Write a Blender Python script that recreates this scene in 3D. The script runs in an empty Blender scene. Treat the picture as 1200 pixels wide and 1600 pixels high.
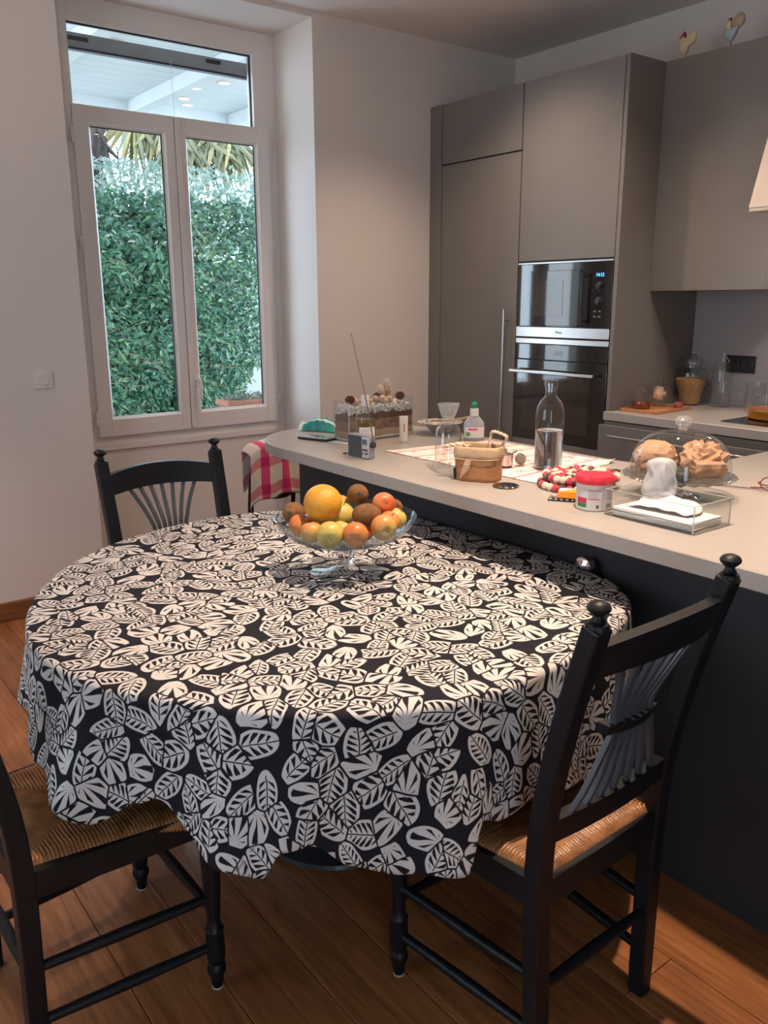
import bpy, bmesh, math, random
from math import sin, cos, pi, radians as R, atan2, hypot, exp, sqrt
from mathutils import Vector, Matrix, Euler, noise

scene = bpy.context.scene
COL = scene.collection
rnd = random.Random(7)

# ------------------------------------------------------------------ camera
YAW, PITCH, ROLL, FPX = R(37.268), R(14.142), R(-0.195), 1309.56
cam_d = bpy.data.cameras.new('camera'); cam = bpy.data.objects.new('camera', cam_d); COL.objects.link(cam)
fw = Vector((sin(YAW)*cos(PITCH), cos(YAW)*cos(PITCH), -sin(PITCH)))
rt = Vector((cos(YAW), -sin(YAW), 0)); up = rt.cross(fw)
rt2 = rt*cos(ROLL)+up*sin(ROLL); up2 = up*cos(ROLL)-rt*sin(ROLL)
cam.matrix_world = Matrix(((rt2.x, up2.x, -fw.x, 0), (rt2.y, up2.y, -fw.y, 0), (rt2.z, up2.z, -fw.z, 1.43), (0, 0, 0, 1)))
cam_d.sensor_fit = 'VERTICAL'; cam_d.sensor_height = 36; cam_d.lens = FPX/1600*36
cam_d.clip_start = 0.02; cam_d.clip_end = 200
scene.camera = cam

# ------------------------------------------------------------------ world + view
scene.view_settings.view_transform = 'Standard'; scene.view_settings.look = 'None'
scene.view_settings.gamma = 1.0; scene.view_settings.exposure = -0.12
scene.view_settings.use_curve_mapping = False
scene.cycles.transparent_max_bounces = 24
scene.cycles.max_bounces = 10
scene.cycles.caustics_reflective = False; scene.cycles.caustics_refractive = False
scene.cycles.sample_clamp_indirect = 4.0
scene.cycles.use_denoising = True
w = bpy.data.worlds.new('world'); scene.world = w; w.use_nodes = True
wn = w.node_tree.nodes; wl = w.node_tree.links
bg = wn['Background']; tc = wn.new('ShaderNodeTexCoord'); nz = wn.new('ShaderNodeTexNoise'); cr = wn.new('ShaderNodeValToRGB')
nz.inputs['Scale'].default_value = 1.5; nz.inputs['Detail'].default_value = 4
cr.color_ramp.elements[0].color = (0.62, 0.80, 1.0, 1); cr.color_ramp.elements[0].position = .35
cr.color_ramp.elements[1].color = (0.88, 0.95, 1.0, 1); cr.color_ramp.elements[1].position = .65
wl.new(tc.outputs['Generated'], nz.inputs['Vector']); wl.new(nz.outputs['Fac'], cr.inputs['Fac'])
wl.new(cr.outputs['Color'], bg.inputs['Color']); bg.inputs['Strength'].default_value = 5.2

def light(name, kind, loc, energy, color, target=None, **kw):
    d = bpy.data.lights.new(name, kind); d.energy = energy; d.color = color
    for k, v in kw.items(): setattr(d, k, v)
    o = bpy.data.objects.new(name, d); COL.objects.link(o); o.location = loc
    if target is not None:
        o.rotation_euler = (Vector(target)-Vector(loc)).to_track_quat('-Z', 'Y').to_euler()
    return o
# daylight through the glazed doors behind the camera and through the window
light('daylight_garden_door', 'AREA', (-0.75, -1.72, 1.25), 15, (0.55, 0.76, 1.0), (-0.75, 0, 1.15), shape='RECTANGLE', size=.8, size_y=2.1)
light('daylight_window', 'AREA', (1.9, 4.62, 1.7), 18, (0.6, 0.8, 1.0), (1.9, 2.0, 1.2), shape='RECTANGLE', size=1.0, size_y=1.8)
light('daylight_side_window', 'AREA', (-1.38, 1.9, 1.45), 5, (0.6, 0.78, 1.0), (0, 1.9, 1.2), shape='RECTANGLE', size=1.3, size_y=1.5)

light('added_ceiling_fill', 'SPOT', (-0.95, 2.9, 1.80), 44, (1.0, .72, .55), (-0.7, 2.9, 2.8), spot_size=R(165), spot_blend=.6, shadow_soft_size=.08)  # added warm fill bounced off the ceiling, no known lamp here

# ------------------------------------------------------------------ mesh helpers
class MB:
    def __init__(s): s.v = []; s.f = []; s.uv = None; s.mi = []; s.cur = 0; s.bx = False
    def add(s, vs, fs):
        b = len(s.v); s.v += [tuple(v) for v in vs]
        s.f += [tuple(b+i for i in f) for f in fs]; s.mi += [s.cur]*len(fs)
        return s
    def box(s, x0, y0, z0, x1, y1, z1, c=0.0):
        if x0 > x1: x0, x1 = x1, x0
        if y0 > y1: y0, y1 = y1, y0
        if z0 > z1: z0, z1 = z1, z0
        if c > 0: s.bx = True
        if c <= 0:
            vs = [(x, y, z) for z in (z0, z1) for y in (y0, y1) for x in (x0, x1)]
            return s.add(vs, [(0, 2, 3, 1), (4, 5, 7, 6), (0, 1, 5, 4), (2, 6, 7, 3), (0, 4, 6, 2), (1, 3, 7, 5)])
        c = min(c, (x1-x0)/2.01, (y1-y0)/2.01, (z1-z0)/2.01)
        bm = bmesh.new(); bmesh.ops.create_cube(bm, size=1)
        for v in bm.verts: v.co = ((x0+x1)/2+v.co.x*(x1-x0), (y0+y1)/2+v.co.y*(y1-y0), (z0+z1)/2+v.co.z*(z1-z0))
        bmesh.ops.bevel(bm, geom=bm.edges[:], offset=c, segments=2, affect='EDGES', profile=.5)
        bm.verts.index_update(); s.add([v.co for v in bm.verts], [[v.index for v in f.verts] for f in bm.faces]); bm.free()
        return s
    def lathe(s, prof, seg=32, c=(0, 0, 0), M=None, sx=1, sy=1, caps=True, flute=0, nfl=12):
        vs = []; fs = []; n = len(prof)
        for (r, z) in prof:
            for k in range(seg):
                a = 2*pi*k/seg; rr = r*(1+flute*abs(sin(a*nfl/2))) if flute else r
                p = Vector((rr*cos(a)*sx, rr*sin(a)*sy, z))
                if M: p = M @ p
                vs.append(p+Vector(c))
        for i in range(n-1):
            for k in range(seg):
                k2 = (k+1) % seg; fs.append((i*seg+k, i*seg+k2, (i+1)*seg+k2, (i+1)*seg+k))
        if caps:
            if prof[0][0] > 1e-5: fs.append(tuple(reversed(range(seg))))
            if prof[-1][0] > 1e-5: fs.append(tuple(range((n-1)*seg, n*seg)))
        return s.add(vs, fs)
    def tube(s, pts, rad, seg=8, closed=False, sq=None, caps=True, upv=(0, 0, 1)):
        pts = [Vector(p) for p in pts]; n = len(pts)
        if not hasattr(rad, '__len__'): rad = [rad]*n
        vs = []; fs = []; u0 = Vector(upv)
        for i, p in enumerate(pts):
            if closed: t = pts[(i+1) % n]-pts[i-1]
            else: t = pts[min(i+1, n-1)]-pts[max(i-1, 0)]
            t.normalize(); a = t.cross(u0)
            if a.length < 1e-4: a = t.cross(Vector((1, 0, 0)))
            a.normalize(); b = a.cross(t)
            if not sq: u0 = b if b.length > .5 else u0
            if sq:
                w_, h_ = (sq if not hasattr(sq[0], '__len__') else sq[i])
                for (q, r_) in ((-1, -1), (1, -1), (1, 1), (-1, 1)): vs.append(p+a*q*w_/2+b*r_*h_/2)
            else:
                for k in range(seg): vs.append(p+(a*cos(2*pi*k/seg)+b*sin(2*pi*k/seg))*rad[i])
        m = 4 if sq else seg
        for i in range(n if closed else n-1):
            j = (i+1) % n
            for k in range(m): fs.append((i*m+k, i*m+(k+1) % m, j*m+(k+1) % m, j*m+k))
        if caps and not closed: fs.append(tuple(reversed(range(m)))); fs.append(tuple(range((n-1)*m, n*m)))
        return s.add(vs, fs)
    def prism(s, out, z0, z1, c=0, M=None):
        """out: ccw 2D outline; c: chamfer of the rims"""
        n = len(out); cx = sum(p[0] for p in out)/n; cy = sum(p[1] for p in out)/n
        def ins(d):
            r_ = []
            for i in range(n):
                a = Vector(out[i-1]); b = Vector(out[i]); e = Vector(out[(i+1) % n])
                t = (e-a); t.normalize(); r_.append((b.x-t.y*d, b.y+t.x*d))
            return r_
        lay = [(ins(c), z0), (out, z0+c), (out, z1-c), (ins(c), z1)] if c else [(out, z0), (out, z1)]
        vs = [Vector((x, y, z)) for o_, z in lay for x, y in o_]
        if M: vs = [M @ v for v in vs]
        fs = [tuple(reversed(range(n)))]
        for l in range(len(lay)-1):
            for k in range(n): fs.append((l*n+k, l*n+(k+1) % n, (l+1)*n+(k+1) % n, (l+1)*n+k))
        fs.append(tuple(range((len(lay)-1)*n, len(lay)*n)))
        return s.add(vs, fs)
    def grid(s, fn, nu, nv, cu=False):
        vs = [fn(i/(nu if cu else nu-1), j/(nv-1)) for j in range(nv) for i in range(nu)]
        fs = []
        for j in range(nv-1):
            for i in range(nu if cu else nu-1):
                i2 = (i+1) % nu; fs.append((j*nu+i, j*nu+i2, (j+1)*nu+i2, (j+1)*nu+i))
        return s.add(vs, fs)
    def ball(s, c, r, seg=20, rings=12, sx=1, sy=1, sz=1, M=None, f=None):
        vs = [Vector((0, 0, r*sz))]; fs = []
        for i in range(1, rings):
            ph = pi*i/rings
            for k in range(seg):
                a = 2*pi*k/seg; vs.append(Vector((r*sx*sin(ph)*cos(a), r*sy*sin(ph)*sin(a), r*sz*cos(ph))))
        vs.append(Vector((0, 0, -r*sz)))
        for k in range(seg): fs.append((0, 1+k, 1+(k+1) % seg)); b = 1+(rings-2)*seg; fs.append((len(vs)-1, b+(k+1) % seg, b+k))
        for i in range(rings-2):
            for k in range(seg):
                a = 1+i*seg; fs.append((a+k, a+seg+k, a+seg+(k+1) % seg, a+(k+1) % seg))
        if f: vs = [f(v) for v in vs]
        if M: vs = [M @ v for v in vs]
        return s.add([v+Vector(c) for v in vs], fs)
    def xf(s, M):
        s.v = [tuple(M @ Vector(v)) for v in s.v]; return s
    def build(s, name, mats, parent=None, smooth=True, loc=(0, 0, 0), angle=38, uvf=None, kind=None, label=None):
        me = bpy.data.meshes.new(name); me.from_pydata(s.v, [], s.f)
        if not isinstance(mats, (list, tuple)): mats = [mats]
        for m in mats: me.materials.append(m)
        if len(mats) > 1: me.polygons.foreach_set('material_index', s.mi)
        if uvf:
            uv = me.uv_layers.new(name='UVMap'); vi = [0]*len(me.loops); me.loops.foreach_get('vertex_index', vi)
            tab = [uvf(i, v) for i, v in enumerate(s.v)]
            fl = []
            for i in vi: fl += tab[i]
            uv.data.foreach_set('uv', fl)
        me.validate(); me.update()
        bm = bmesh.new(); bm.from_mesh(me); bmesh.ops.recalc_face_normals(bm, faces=bm.faces[:]); bm.to_mesh(me); bm.free()
        if smooth:
            me.polygons.foreach_set('use_smooth', [True]*len(me.polygons))
            if s.bx and angle == 38: angle = 20
            if angle < 170: me.set_sharp_from_angle(angle=R(angle))
        o = bpy.data.objects.new(name, me); COL.objects.link(o); o.location = loc
        if parent: o.parent = parent
        if kind: o['kind'] = kind
        if label: o['label'] = label
        return o

def tag(o, label, cat, group=None, kind=None):
    o['label'] = label; o['category'] = cat
    if group: o['group'] = group
    if kind: o['kind'] = kind
    return o
def thing(name, label, cat, loc=(0, 0, 0), rz=0, group=None):
    o = bpy.data.objects.new(name, None); COL.objects.link(o); o.location = loc; o.rotation_euler = (0, 0, rz)
    o.empty_display_size = .05
    return tag(o, label, cat, group)
def struct(o):
    o['kind'] = 'structure'; return o
def copy_tree(o, parent=None):
    c = o.copy(); COL.objects.link(c); c.parent = parent
    for ch in list(o.children): copy_tree(ch, c)
    return c
def smooth_path(pts, k=6):
    P = [Vector(p) for p in pts]; out = []
    for i in range(len(P)-1):
        p0 = P[max(i-1, 0)]; p1 = P[i]; p2 = P[i+1]; p3 = P[min(i+2, len(P)-1)]
        for j in range(k):
            t = j/k; out.append(.5*((2*p1)+(p2-p0)*t+(2*p0-5*p1+4*p2-p3)*t*t+(3*p1-p0-3*p2+p3)*t**3))
    out.append(P[-1]); return out

# ------------------------------------------------------------------ materials
def mat(name, col, rough=.5, metal=0, var=.06, scale=8, bump=0, bscale=40, spec=.5, stretch=None, col2=None, coat=0, sheen=0, trans=0, ior=1.45, emit=None, sss=0):
    m = bpy.data.materials.new(name); m.use_nodes = True; n = m.node_tree.nodes; l = m.node_tree.links
    b = n['Principled BSDF']; t = n.new('ShaderNodeTexCoord'); mp = n.new('ShaderNodeMapping'); l.new(t.outputs['Object'], mp.inputs['Vector'])
    if stretch: mp.inputs['Scale'].default_value = stretch
    nz = n.new('ShaderNodeTexNoise'); nz.inputs['Scale'].default_value = scale; nz.inputs['Detail'].default_value = 5
    l.new(mp.outputs['Vector'], nz.inputs['Vector'])
    r = n.new('ShaderNodeValToRGB'); c2 = col2 or tuple(c*(1-var) for c in col)
    r.color_ramp.elements[0].position = .35; r.color_ramp.elements[1].position = .65
    r.color_ramp.elements[0].color = (*c2, 1); r.color_ramp.elements[1].color = (*[min(1, c*(1+(0 if col2 else var))) for c in col], 1)
    l.new(nz.outputs['Fac'], r.inputs['Fac']); l.new(r.outputs['Color'], b.inputs['Base Color'])
    b.inputs['Roughness'].default_value = rough; b.inputs['Metallic'].default_value = metal
    b.inputs['Specular IOR Level'].default_value = spec; b.inputs['IOR'].default_value = ior
    b.inputs['Coat Weight'].default_value = coat; b.inputs['Sheen Weight'].default_value = sheen
    b.inputs['Transmission Weight'].default_value = trans
    if sss: b.inputs['Subsurface Weight'].default_value = sss; b.inputs['Subsurface Scale'].default_value = .01
    if emit: b.inputs['Emission Color'].default_value = (*emit[0], 1); b.inputs['Emission Strength'].default_value = emit[1]
    if bump:
        n2 = n.new('ShaderNodeTexNoise'); n2.inputs['Scale'].default_value = bscale; n2.inputs['Detail'].default_value = 4
        l.new(mp.outputs['Vector'], n2.inputs['Vector']); bp = n.new('ShaderNodeBump'); bp.inputs['Strength'].default_value = bump; bp.inputs['Distance'].default_value = .01
        l.new(n2.outputs['Fac'], bp.inputs['Height']); l.new(bp.outputs['Normal'], b.inputs['Normal'])
    return m
def thin_glass(name, tint=(.96, .97, .97), rough=0.0, strength=.96, base=.04, haze=0):
    m = bpy.data.materials.new(name); m.use_nodes = True; n = m.node_tree.nodes; l = m.node_tree.links
    n.remove(n['Principled BSDF']); out = n['Material Output']
    tr = n.new('ShaderNodeBsdfTransparent'); tr.inputs['Color'].default_value = (*tint, 1)
    gl = n.new('ShaderNodeBsdfGlossy'); gl.inputs['Roughness'].default_value = rough
    lw = n.new('ShaderNodeLayerWeight'); lw.inputs['Blend'].default_value = .5
    pw = n.new('ShaderNodeMath'); pw.operation = 'POWER'; pw.inputs[1].default_value = 4.0; l.new(lw.outputs['Facing'], pw.inputs[0])
    ma = n.new('ShaderNodeMath'); ma.operation = 'MULTIPLY_ADD'; ma.inputs[1].default_value = strength; ma.inputs[2].default_value = base; l.new(pw.outputs[0], ma.inputs[0])
    mx = n.new('ShaderNodeMixShader'); l.new(ma.outputs[0], mx.inputs[0]); l.new(tr.outputs[0], mx.inputs[1]); l.new(gl.outputs[0], mx.inputs[2])
    last = mx
    if haze:
        df = n.new('ShaderNodeBsdfDiffuse'); df.inputs['Color'].default_value = (.85, .85, .85, 1)
        m2 = n.new('ShaderNodeMixShader'); m2.inputs[0].default_value = haze; l.new(mx.outputs[0], m2.inputs[1]); l.new(df.outputs[0], m2.inputs[2]); last = m2
    l.new(last.outputs[0], out.inputs['Surface']); return m
def nodes_of(m): return m.node_tree.nodes, m.node_tree.links

M = {}
M['wall'] = mat('wall_paint', (.70, .635, .585), .85, var=.015, scale=2, bump=.05, bscale=180)
M['ceil'] = mat('ceiling_paint', (.74, .68, .64), .9, var=.015, scale=2)
M['pvc'] = mat('window_pvc', (.72, .66, .62), .4, var=.01, scale=3)
M['gasket'] = mat('black_gasket', (.02, .02, .03), .6)
M['cab'] = mat('taupe_lacquer', (.172, .156, .142), .42, var=.03, scale=3, spec=.4)
M['cab_dark'] = mat('taupe_carcass', (.10, .088, .078), .5, var=.03, scale=3)
M['island'] = mat('dark_slate_panel', (.034, .036, .040), .5, var=.05, scale=4, spec=.35)
M['top'] = mat('beige_quartz_worktop', (.375, .345, .318), .3, var=.03, scale=60, spec=.5)
M['splash'] = mat('splashback_grey', (.36, .335, .335), .3, var=.02, scale=5)
M['steel'] = mat('brushed_steel', (.62, .60, .58), .28, metal=1, var=.06, scale=30, stretch=(1, 40, 1))
M['chrome'] = mat('polished_chrome', (.85, .85, .85), .08, metal=1, var=.02)
M['blackglass'] = mat('black_glass', (.012, .012, .013), .04, spec=.8, var=.1, coat=.6)
M['blackglass2'] = mat('black_glass_window', (.035, .028, .024), .05, spec=.8, var=.1, coat=.5)
M['black'] = mat('black_plastic', (.018, .018, .02), .4, var=.1)
M['chair'] = mat('black_painted_wood', (.006, .007, .009), .42, var=.25, scale=9, stretch=(12, 12, 1), bump=.12, bscale=30, spec=.35)
M['white_pl'] = mat('white_plastic', (.72, .67, .63), .35, var=.01)
M['glass'] = thin_glass('clear_glass', (.97, .98, .98), base=.055)
M['jar_glass'] = thin_glass('jar_glass', (.97, .975, .975), base=.075)
M['pane'] = thin_glass('window_pane', (.985, .99, .99), strength=.9, base=.035)
M['cryst'] = mat('cut_crystal', (1, 1, 1), .01, var=0, trans=1, ior=1.45)
M['acrylic'] = thin_glass('clear_acrylic', (.95, .96, .96), base=.05)
M['paper'] = mat('white_paper', (.80, .78, .75), .8, var=.02, bump=.1, bscale=60)
M['kraft'] = mat('kraft_paper', (.38, .18, .08), .7, var=.12, scale=25, bump=.35, bscale=45, col2=(.30, .135, .055))
M['kraft_l'] = mat('kraft_paper_light', (.50, .35, .21), .75, var=.08, scale=30, bump=.2, bscale=60)
M['rope'] = mat('paper_rope', (.70, .54, .38), .8, var=.12, scale=60, bump=.6, bscale=150)
M['red_lid'] = mat('red_plastic', (.72, .03, .06), .35, var=.03)
M['orange_card'] = mat('orange_card', (.85, .30, .02), .45, var=.08, scale=30)
M['card'] = mat('white_card', (.78, .72, .68), .6, var=.03)
M['felt_red'] = mat('red_felt', (.55, .035, .07), .95, var=.1, bump=.5, bscale=300, sheen=.4)
M['felt_dark'] = mat('charcoal_felt', (.05, .04, .035), .95, var=.15, bump=.5, bscale=300, sheen=.4)
M['felt_cream'] = mat('cream_felt', (.74, .62, .48), .95, var=.08, bump=.5, bscale=300, sheen=.3)
M['wood_tray'] = mat('orange_bamboo', (.50, .22, .10), .45, var=.15, scale=6, stretch=(1, 14, 6))
M['base_wood'] = mat('oak_baseboard', (.24, .095, .035), .45, var=.25, scale=6, stretch=(1.2, 10, 14), col2=(.15, .05, .017))
M['hob'] = mat('hob_glass', (.012, .011, .011), .07, var=.1)
M['enamel'] = mat('orange_enamel', (.62, .24, .02), .3, var=.08, scale=12, coat=.4)
M['pan_in'] = mat('pan_inside', (.30, .12, .06), .4, var=.1)
M['hood'] = mat('hood_beige', (.52, .45, .385), .4, var=.02)
M['leather'] = mat('black_leather', (.03, .022, .018), .5, var=.1)
M['downlight'] = mat('lamp_glow', (1, .9, .75), .5, emit=((1.0, .74, .48), 25))

# ------------------------------------------------------------------ room constants
CEIL = 2.80; YR = 3.835; YL = 3.955; XB = 3.90; XL = -1.3; YB = -1.6; WY = 4.21; XW0 = 1.285; XW1 = 2.485; YOUT = 4.45

# floor: planks along Y
def plank_mat():
    m = bpy.data.materials.new('oak_plank'); m.use_nodes = True; n, l = nodes_of(m); b = n['Principled BSDF']
    t = n.new('ShaderNodeTexCoord'); oi = n.new('ShaderNodeObjectInfo')
    mp = n.new('ShaderNodeMapping'); mp.inputs['Scale'].default_value = (14, 1.1, 1); l.new(t.outputs['Object'], mp.inputs['Vector'])
    off = n.new('ShaderNodeVectorMath'); off.operation = 'SCALE'; cmb = n.new('ShaderNodeCombineXYZ')
    l.new(oi.outputs['Random'], cmb.inputs[0]); l.new(oi.outputs['Random'], cmb.inputs[1]); l.new(oi.outputs['Random'], cmb.inputs[2])
    l.new(cmb.outputs[0], off.inputs[0]); off.inputs['Scale'].default_value = 37
    ad = n.new('ShaderNodeVectorMath'); l.new(mp.outputs[0], ad.inputs[0]); l.new(off.outputs[0], ad.inputs[1])
    nz = n.new('ShaderNodeTexNoise'); nz.inputs['Scale'].default_value = 3; nz.inputs['Detail'].default_value = 7; nz.inputs['Distortion'].default_value = 1.2
    l.new(ad.outputs[0], nz.inputs['Vector'])
    r = n.new('ShaderNodeValToRGB'); e = r.color_ramp.elements; e[0].position = .3; e[0].color = (.16, .058, .020, 1); e[1].position = .7; e[1].color = (.36, .14, .05, 1)
    l.new(nz.outputs['Fac'], r.inputs['Fac'])
    hs = n.new('ShaderNodeHueSaturation'); ml = n.new('ShaderNodeMath'); ml.operation = 'MULTIPLY_ADD'; ml.inputs[1].default_value = .35; ml.inputs[2].default_value = .82
    l.new(oi.outputs['Random'], ml.inputs[0]); l.new(ml.outputs[0], hs.inputs['Value']); l.new(r.outputs['Color'], hs.inputs['Color']); l.new(hs.outputs['Color'], b.inputs['Base Color'])
    b.inputs['Roughness'].default_value = .36; b.inputs['Specular IOR Level'].default_value = .45
    bp = n.new('ShaderNodeBump'); bp.inputs['Strength'].default_value = .06; bp.inputs['Distance'].default_value = .01; l.new(nz.outputs['Fac'], bp.inputs['Height']); l.new(bp.outputs['Normal'], b.inputs['Normal'])
    return m
M['plank'] = plank_mat()
fl = struct(MB().box(XL, YB, -.05, XB, YOUT, -.012).build('floor', M['black'], smooth=False))
cache = {}
PW = .165; k0 = int(math.floor((XL-.472)/PW))
k = k0
while .472+PW*k < XB:
    x0 = max(.472+PW*k, XL); x1 = min(.472+PW*(k+1), XB); k += 1
    if x1-x0 < .02: continue
    y = YB-rnd.random()*1.2
    while y < WY:
        L = rnd.choice((1.2, 1.5, 1.8)); ya = max(y, YB); yb_ = min(y+L, WY); y += L
        if yb_-ya < .05: continue
        key = (round(x1-x0, 3), round(yb_-ya, 3)); g = .0009
        if key not in cache:
            w_, h_ = key
            bm = MB()
            vs = [(g, g, -.012), (w_-g, g, -.012), (w_-g, h_-g, -.012), (g, h_-g, -.012), (g, g, -.001), (w_-g, g, -.001), (w_-g, h_-g, -.001), (g, h_-g, -.001),
                  (g+.001, g+.001, 0), (w_-g-.001, g+.001, 0), (w_-g-.001, h_-g-.001, 0), (g+.001, h_-g-.001, 0)]
            fs = [(0, 1, 5, 4), (1, 2, 6, 5), (2, 3, 7, 6), (3, 0, 4, 7), (4, 5, 9, 8), (5, 6, 10, 9), (6, 7, 11, 10), (7, 4, 8, 11), (8, 9, 10, 11)]
            o = bm.add(vs, fs).build('plank', M['plank'], fl, smooth=False); cache[key] = o.data
        else:
            o = bpy.data.objects.new('plank', cache[key]); COL.objects.link(o); o.parent = fl
        o.location = (x0, ya, 0)

struct(MB().box(XL-.1, YB-.1, CEIL, XB+.1, YR+.2, CEIL+.12).build('ceiling', M['ceil'], smooth=False))
wl_ = MB().box(XL, YL, 0, XW0, YOUT, CEIL)
struct(wl_.build('wall_window_left', M['wall'], smooth=False))
struct(MB().box(XW1, YR, 0, XB+.1, YOUT, CEIL+.1).build('wall_window_right', M['wall'], smooth=False))
struct(MB().box(XW0, WY+.0, 0, XW1, YOUT, .70).build('wall_under_window', M['wall'], smooth=False))
struct(MB().box(XW0-.2, YR, 2.775, XW1, YOUT, CEIL+.1).build('wall_lintel', M['wall'], smooth=False))
struct(MB().box(XB, YB, 0, XB+.1, YR, CEIL).build('wall_right', M['wall'], smooth=False))
wb = MB().box(XL, YB-.1, 2.32, XB+.1, YB, CEIL).box(-.3, YB-.1, 0, XB+.1, YB, 2.32).box(XL, YB-.1, 0, -1.2, YB, 2.32)
struct(wb.build('wall_back', M['wall'], smooth=False))
wlf = MB().box(XL-.1, YB-.1, 0, XL, 1.2, CEIL).box(XL-.1, 2.6, 0, XL, YL+.1, CEIL).box(XL-.1, 1.2, 0, XL, 2.6, .7).box(XL-.1, 1.2, 2.2, XL, 2.6, CEIL)
struct(wlf.build('wall_left', M['wall'], smooth=False))
# glazed garden doors and side window (behind / beside the camera)
d1 = struct(MB().box(-1.2, YB-.08, .0, -.3, YB-.03, .08).box(-1.2, YB-.08, 2.24, -.3, YB-.03, 2.32).box(-1.2, YB-.08, .08, -1.12, YB-.03, 2.24).box(-.38, YB-.08, .08, -.3, YB-.03, 2.24).build('door_1', M['pvc'], smooth=False))
MB().box(-1.12, YB-.06, .08, -.38, YB-.055, 2.24).build('pane', M['pane'], d1, smooth=False)
w2 = struct(MB().box(XL-.07, 1.2, .7, XL-.02, 2.6, .78).box(XL-.07, 1.2, 2.12, XL-.02, 2.6, 2.2).box(XL-.07, 1.2, .78, XL-.02, 1.28, 2.12).box(XL-.07, 2.52, .78, XL-.02, 2.6, 2.12).build('window_2', M['pvc'], smooth=False))
MB().box(XL-.05, 1.28, .78, XL-.045, 2.52, 2.12).build('pane', M['pane'], w2, smooth=False)
struct(MB().prism([(XL, YL-.016), (XW0, YL-.016), (XW0, YL), (XL, YL)], 0, .09, c=.003).build('baseboard_left', M['base_wood']))
struct(MB().box(XW0, WY-.012, 0, XW1-.012, WY, .08, .003).build('baseboard_window', M['base_wood']))

# ------------------------------------------------------------------ window
def frame_ring(mb, x0, x1, z0, z1, wdt, y0, y1, c=.006, wt=None, wb_=None):
    wt = wt or wdt; wb_ = wb_ or wdt
    mb.box(x0, y0, z0, x0+wdt, y1, z1, c).box(x1-wdt, y0, z0, x1, y1, z1, c)
    mb.box(x0+wdt-.002, y0+.0006, z0, x1-wdt+.002, y1-.0006, z0+wb_, c).box(x0+wdt-.002, y0+.0006, z1-wt, x1-wdt+.002, y1-.0006, z1, c)
win = MB()
fx0, fx1, fz0, fz1 = XW0, XW1, .70, 2.775
FY0, FY1 = WY-.005, WY+.06
win.box(fx0, FY0, fz0, fx0+.125, FY1, fz1, .004).box(2.352+.075, FY0, fz0, fx1, FY1, fz1, .004)
win.box(fx0+.1, FY0+.0012, fz0, fx1-.05, FY1-.001, fz0+.09, .004)
win.box(fx0+.1, FY0+.0012, 2.665, fx1-.05, FY1-.001, fz1, .004)
win.box(fx0+.1, FY0+.0012, 2.26, fx1-.05, FY1-.001, 2.318, .004)
win.box(2.352, FY0+.0005, 2.3, 2.45, FY1, 2.70, .004)
win1 = struct(win.build('window_1', M['pvc']))
MB().box(fx0+.02, FY0-.008, .695, fx1-.002, FY0+.01, .728, .003).build('sill_moulding', M['pvc'], win1)
MB().box(fx0+.035, FY0-.008, .69, fx0+.055, FY0+.004, 2.77, .003).build('trim_strip', M['pvc'], win1)
# transom glass + roller rail seen behind it
MB().box(1.41, WY+.03, 2.318, 2.352, WY+.034, 2.665).build('pane', M['pane'], win1, smooth=False)
g = MB(); 
for (a, b_) in (((1.41, 2.66), (2.352, 2.665)), ((2.346, 2.318), (2.352, 2.665))): g.box(a[0], WY+.018, a[1], b_[0], WY+.03, b_[1])
g.build('gasket', M['gasket'], win1, smooth=False)
bl = MB().box(1.41, WY+.075, 2.575, 2.40, WY+.10, 2.64, .003)
bl.build('shutter_rail', mat('shutter_rail_grey', (.35, .40, .43), .5), win1)
MB().box(1.41, WY+.07, 2.566, 2.40, WY+.105, 2.576).build('shutter_seal', M['gasket'], win1)
bc = MB().box(1.43, WY+.066, 2.605, 1.53, WY+.076, 2.622, .002).box(2.13, WY+.066, 2.61, 2.21, WY+.076, 2.627, .002)
bc.build('rail_clips', M['black'], win1)
MB().tube([(1.93, WY+.06, 2.60), (1.935, WY+.06, 2.32)], .0012, 6).build('pull_cord', M['white_pl'], win1)
def sash(x0, x1, gx0, gx1, z0, z1, gz0, gz1):
    s_ = MB(); y0 = WY-.022; y1 = WY+.035
    s_.box(x0, y0, z0, gx0, y1, z1, .005).box(gx1, y0, z0, x1, y1, z1, .005)
    s_.box(gx0-.004, y0+.0006, z0, gx1+.004, y1, gz0, .005).box(gx0-.004, y0+.0006, gz1, gx1+.004, y1, z1, .005)
    o = s_.build('sash', M['pvc'], win1)
    b = MB()   # sloped glazing beads
    t = .012
    b.add([(gx0, y0+.004, gz0), (gx0+t, y0+.02, gz0+t), (gx0+t, y0+.02, gz1-t), (gx0, y0+.004, gz1), (gx1, y0+.004, gz0), (gx1-t, y0+.02, gz0+t), (gx1-t, y0+.02, gz1-t), (gx1, y0+.004, gz1)],
          [(0, 1, 2, 3), (4, 7, 6, 5), (0, 4, 5, 1), (3, 2, 6, 7)])
    b.build('glazing_bead', M['white_pl'], o)
    MB().box(gx0+t-.001, y0+.022, gz0+t-.001, gx1-t+.001, y0+.026, gz1-t+.001).build('pane', M['pane'], o, smooth=False)
    q = MB().box(gx1-t-.005, y0+.018, gz0+t, gx1-t, y0+.022, gz1-t).box(gx0+t, y0+.018, gz1-t-.004, gx1-t, y0+.022, gz1-t)
    q.build('gasket', M['gasket'], o, smooth=False)
    return o
s1 = sash(1.395, 1.893, 1.468, 1.842, .765, 2.315, .853, 2.238)
s2 = sash(1.897, 2.430, 1.952, 2.354, .765, 2.315, .853, 2.238)
MB().box(1.893, WY-.030, .775, 1.925, WY-.02, 2.31, .004).build('centre_cover', M['pvc'], win1)
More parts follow.
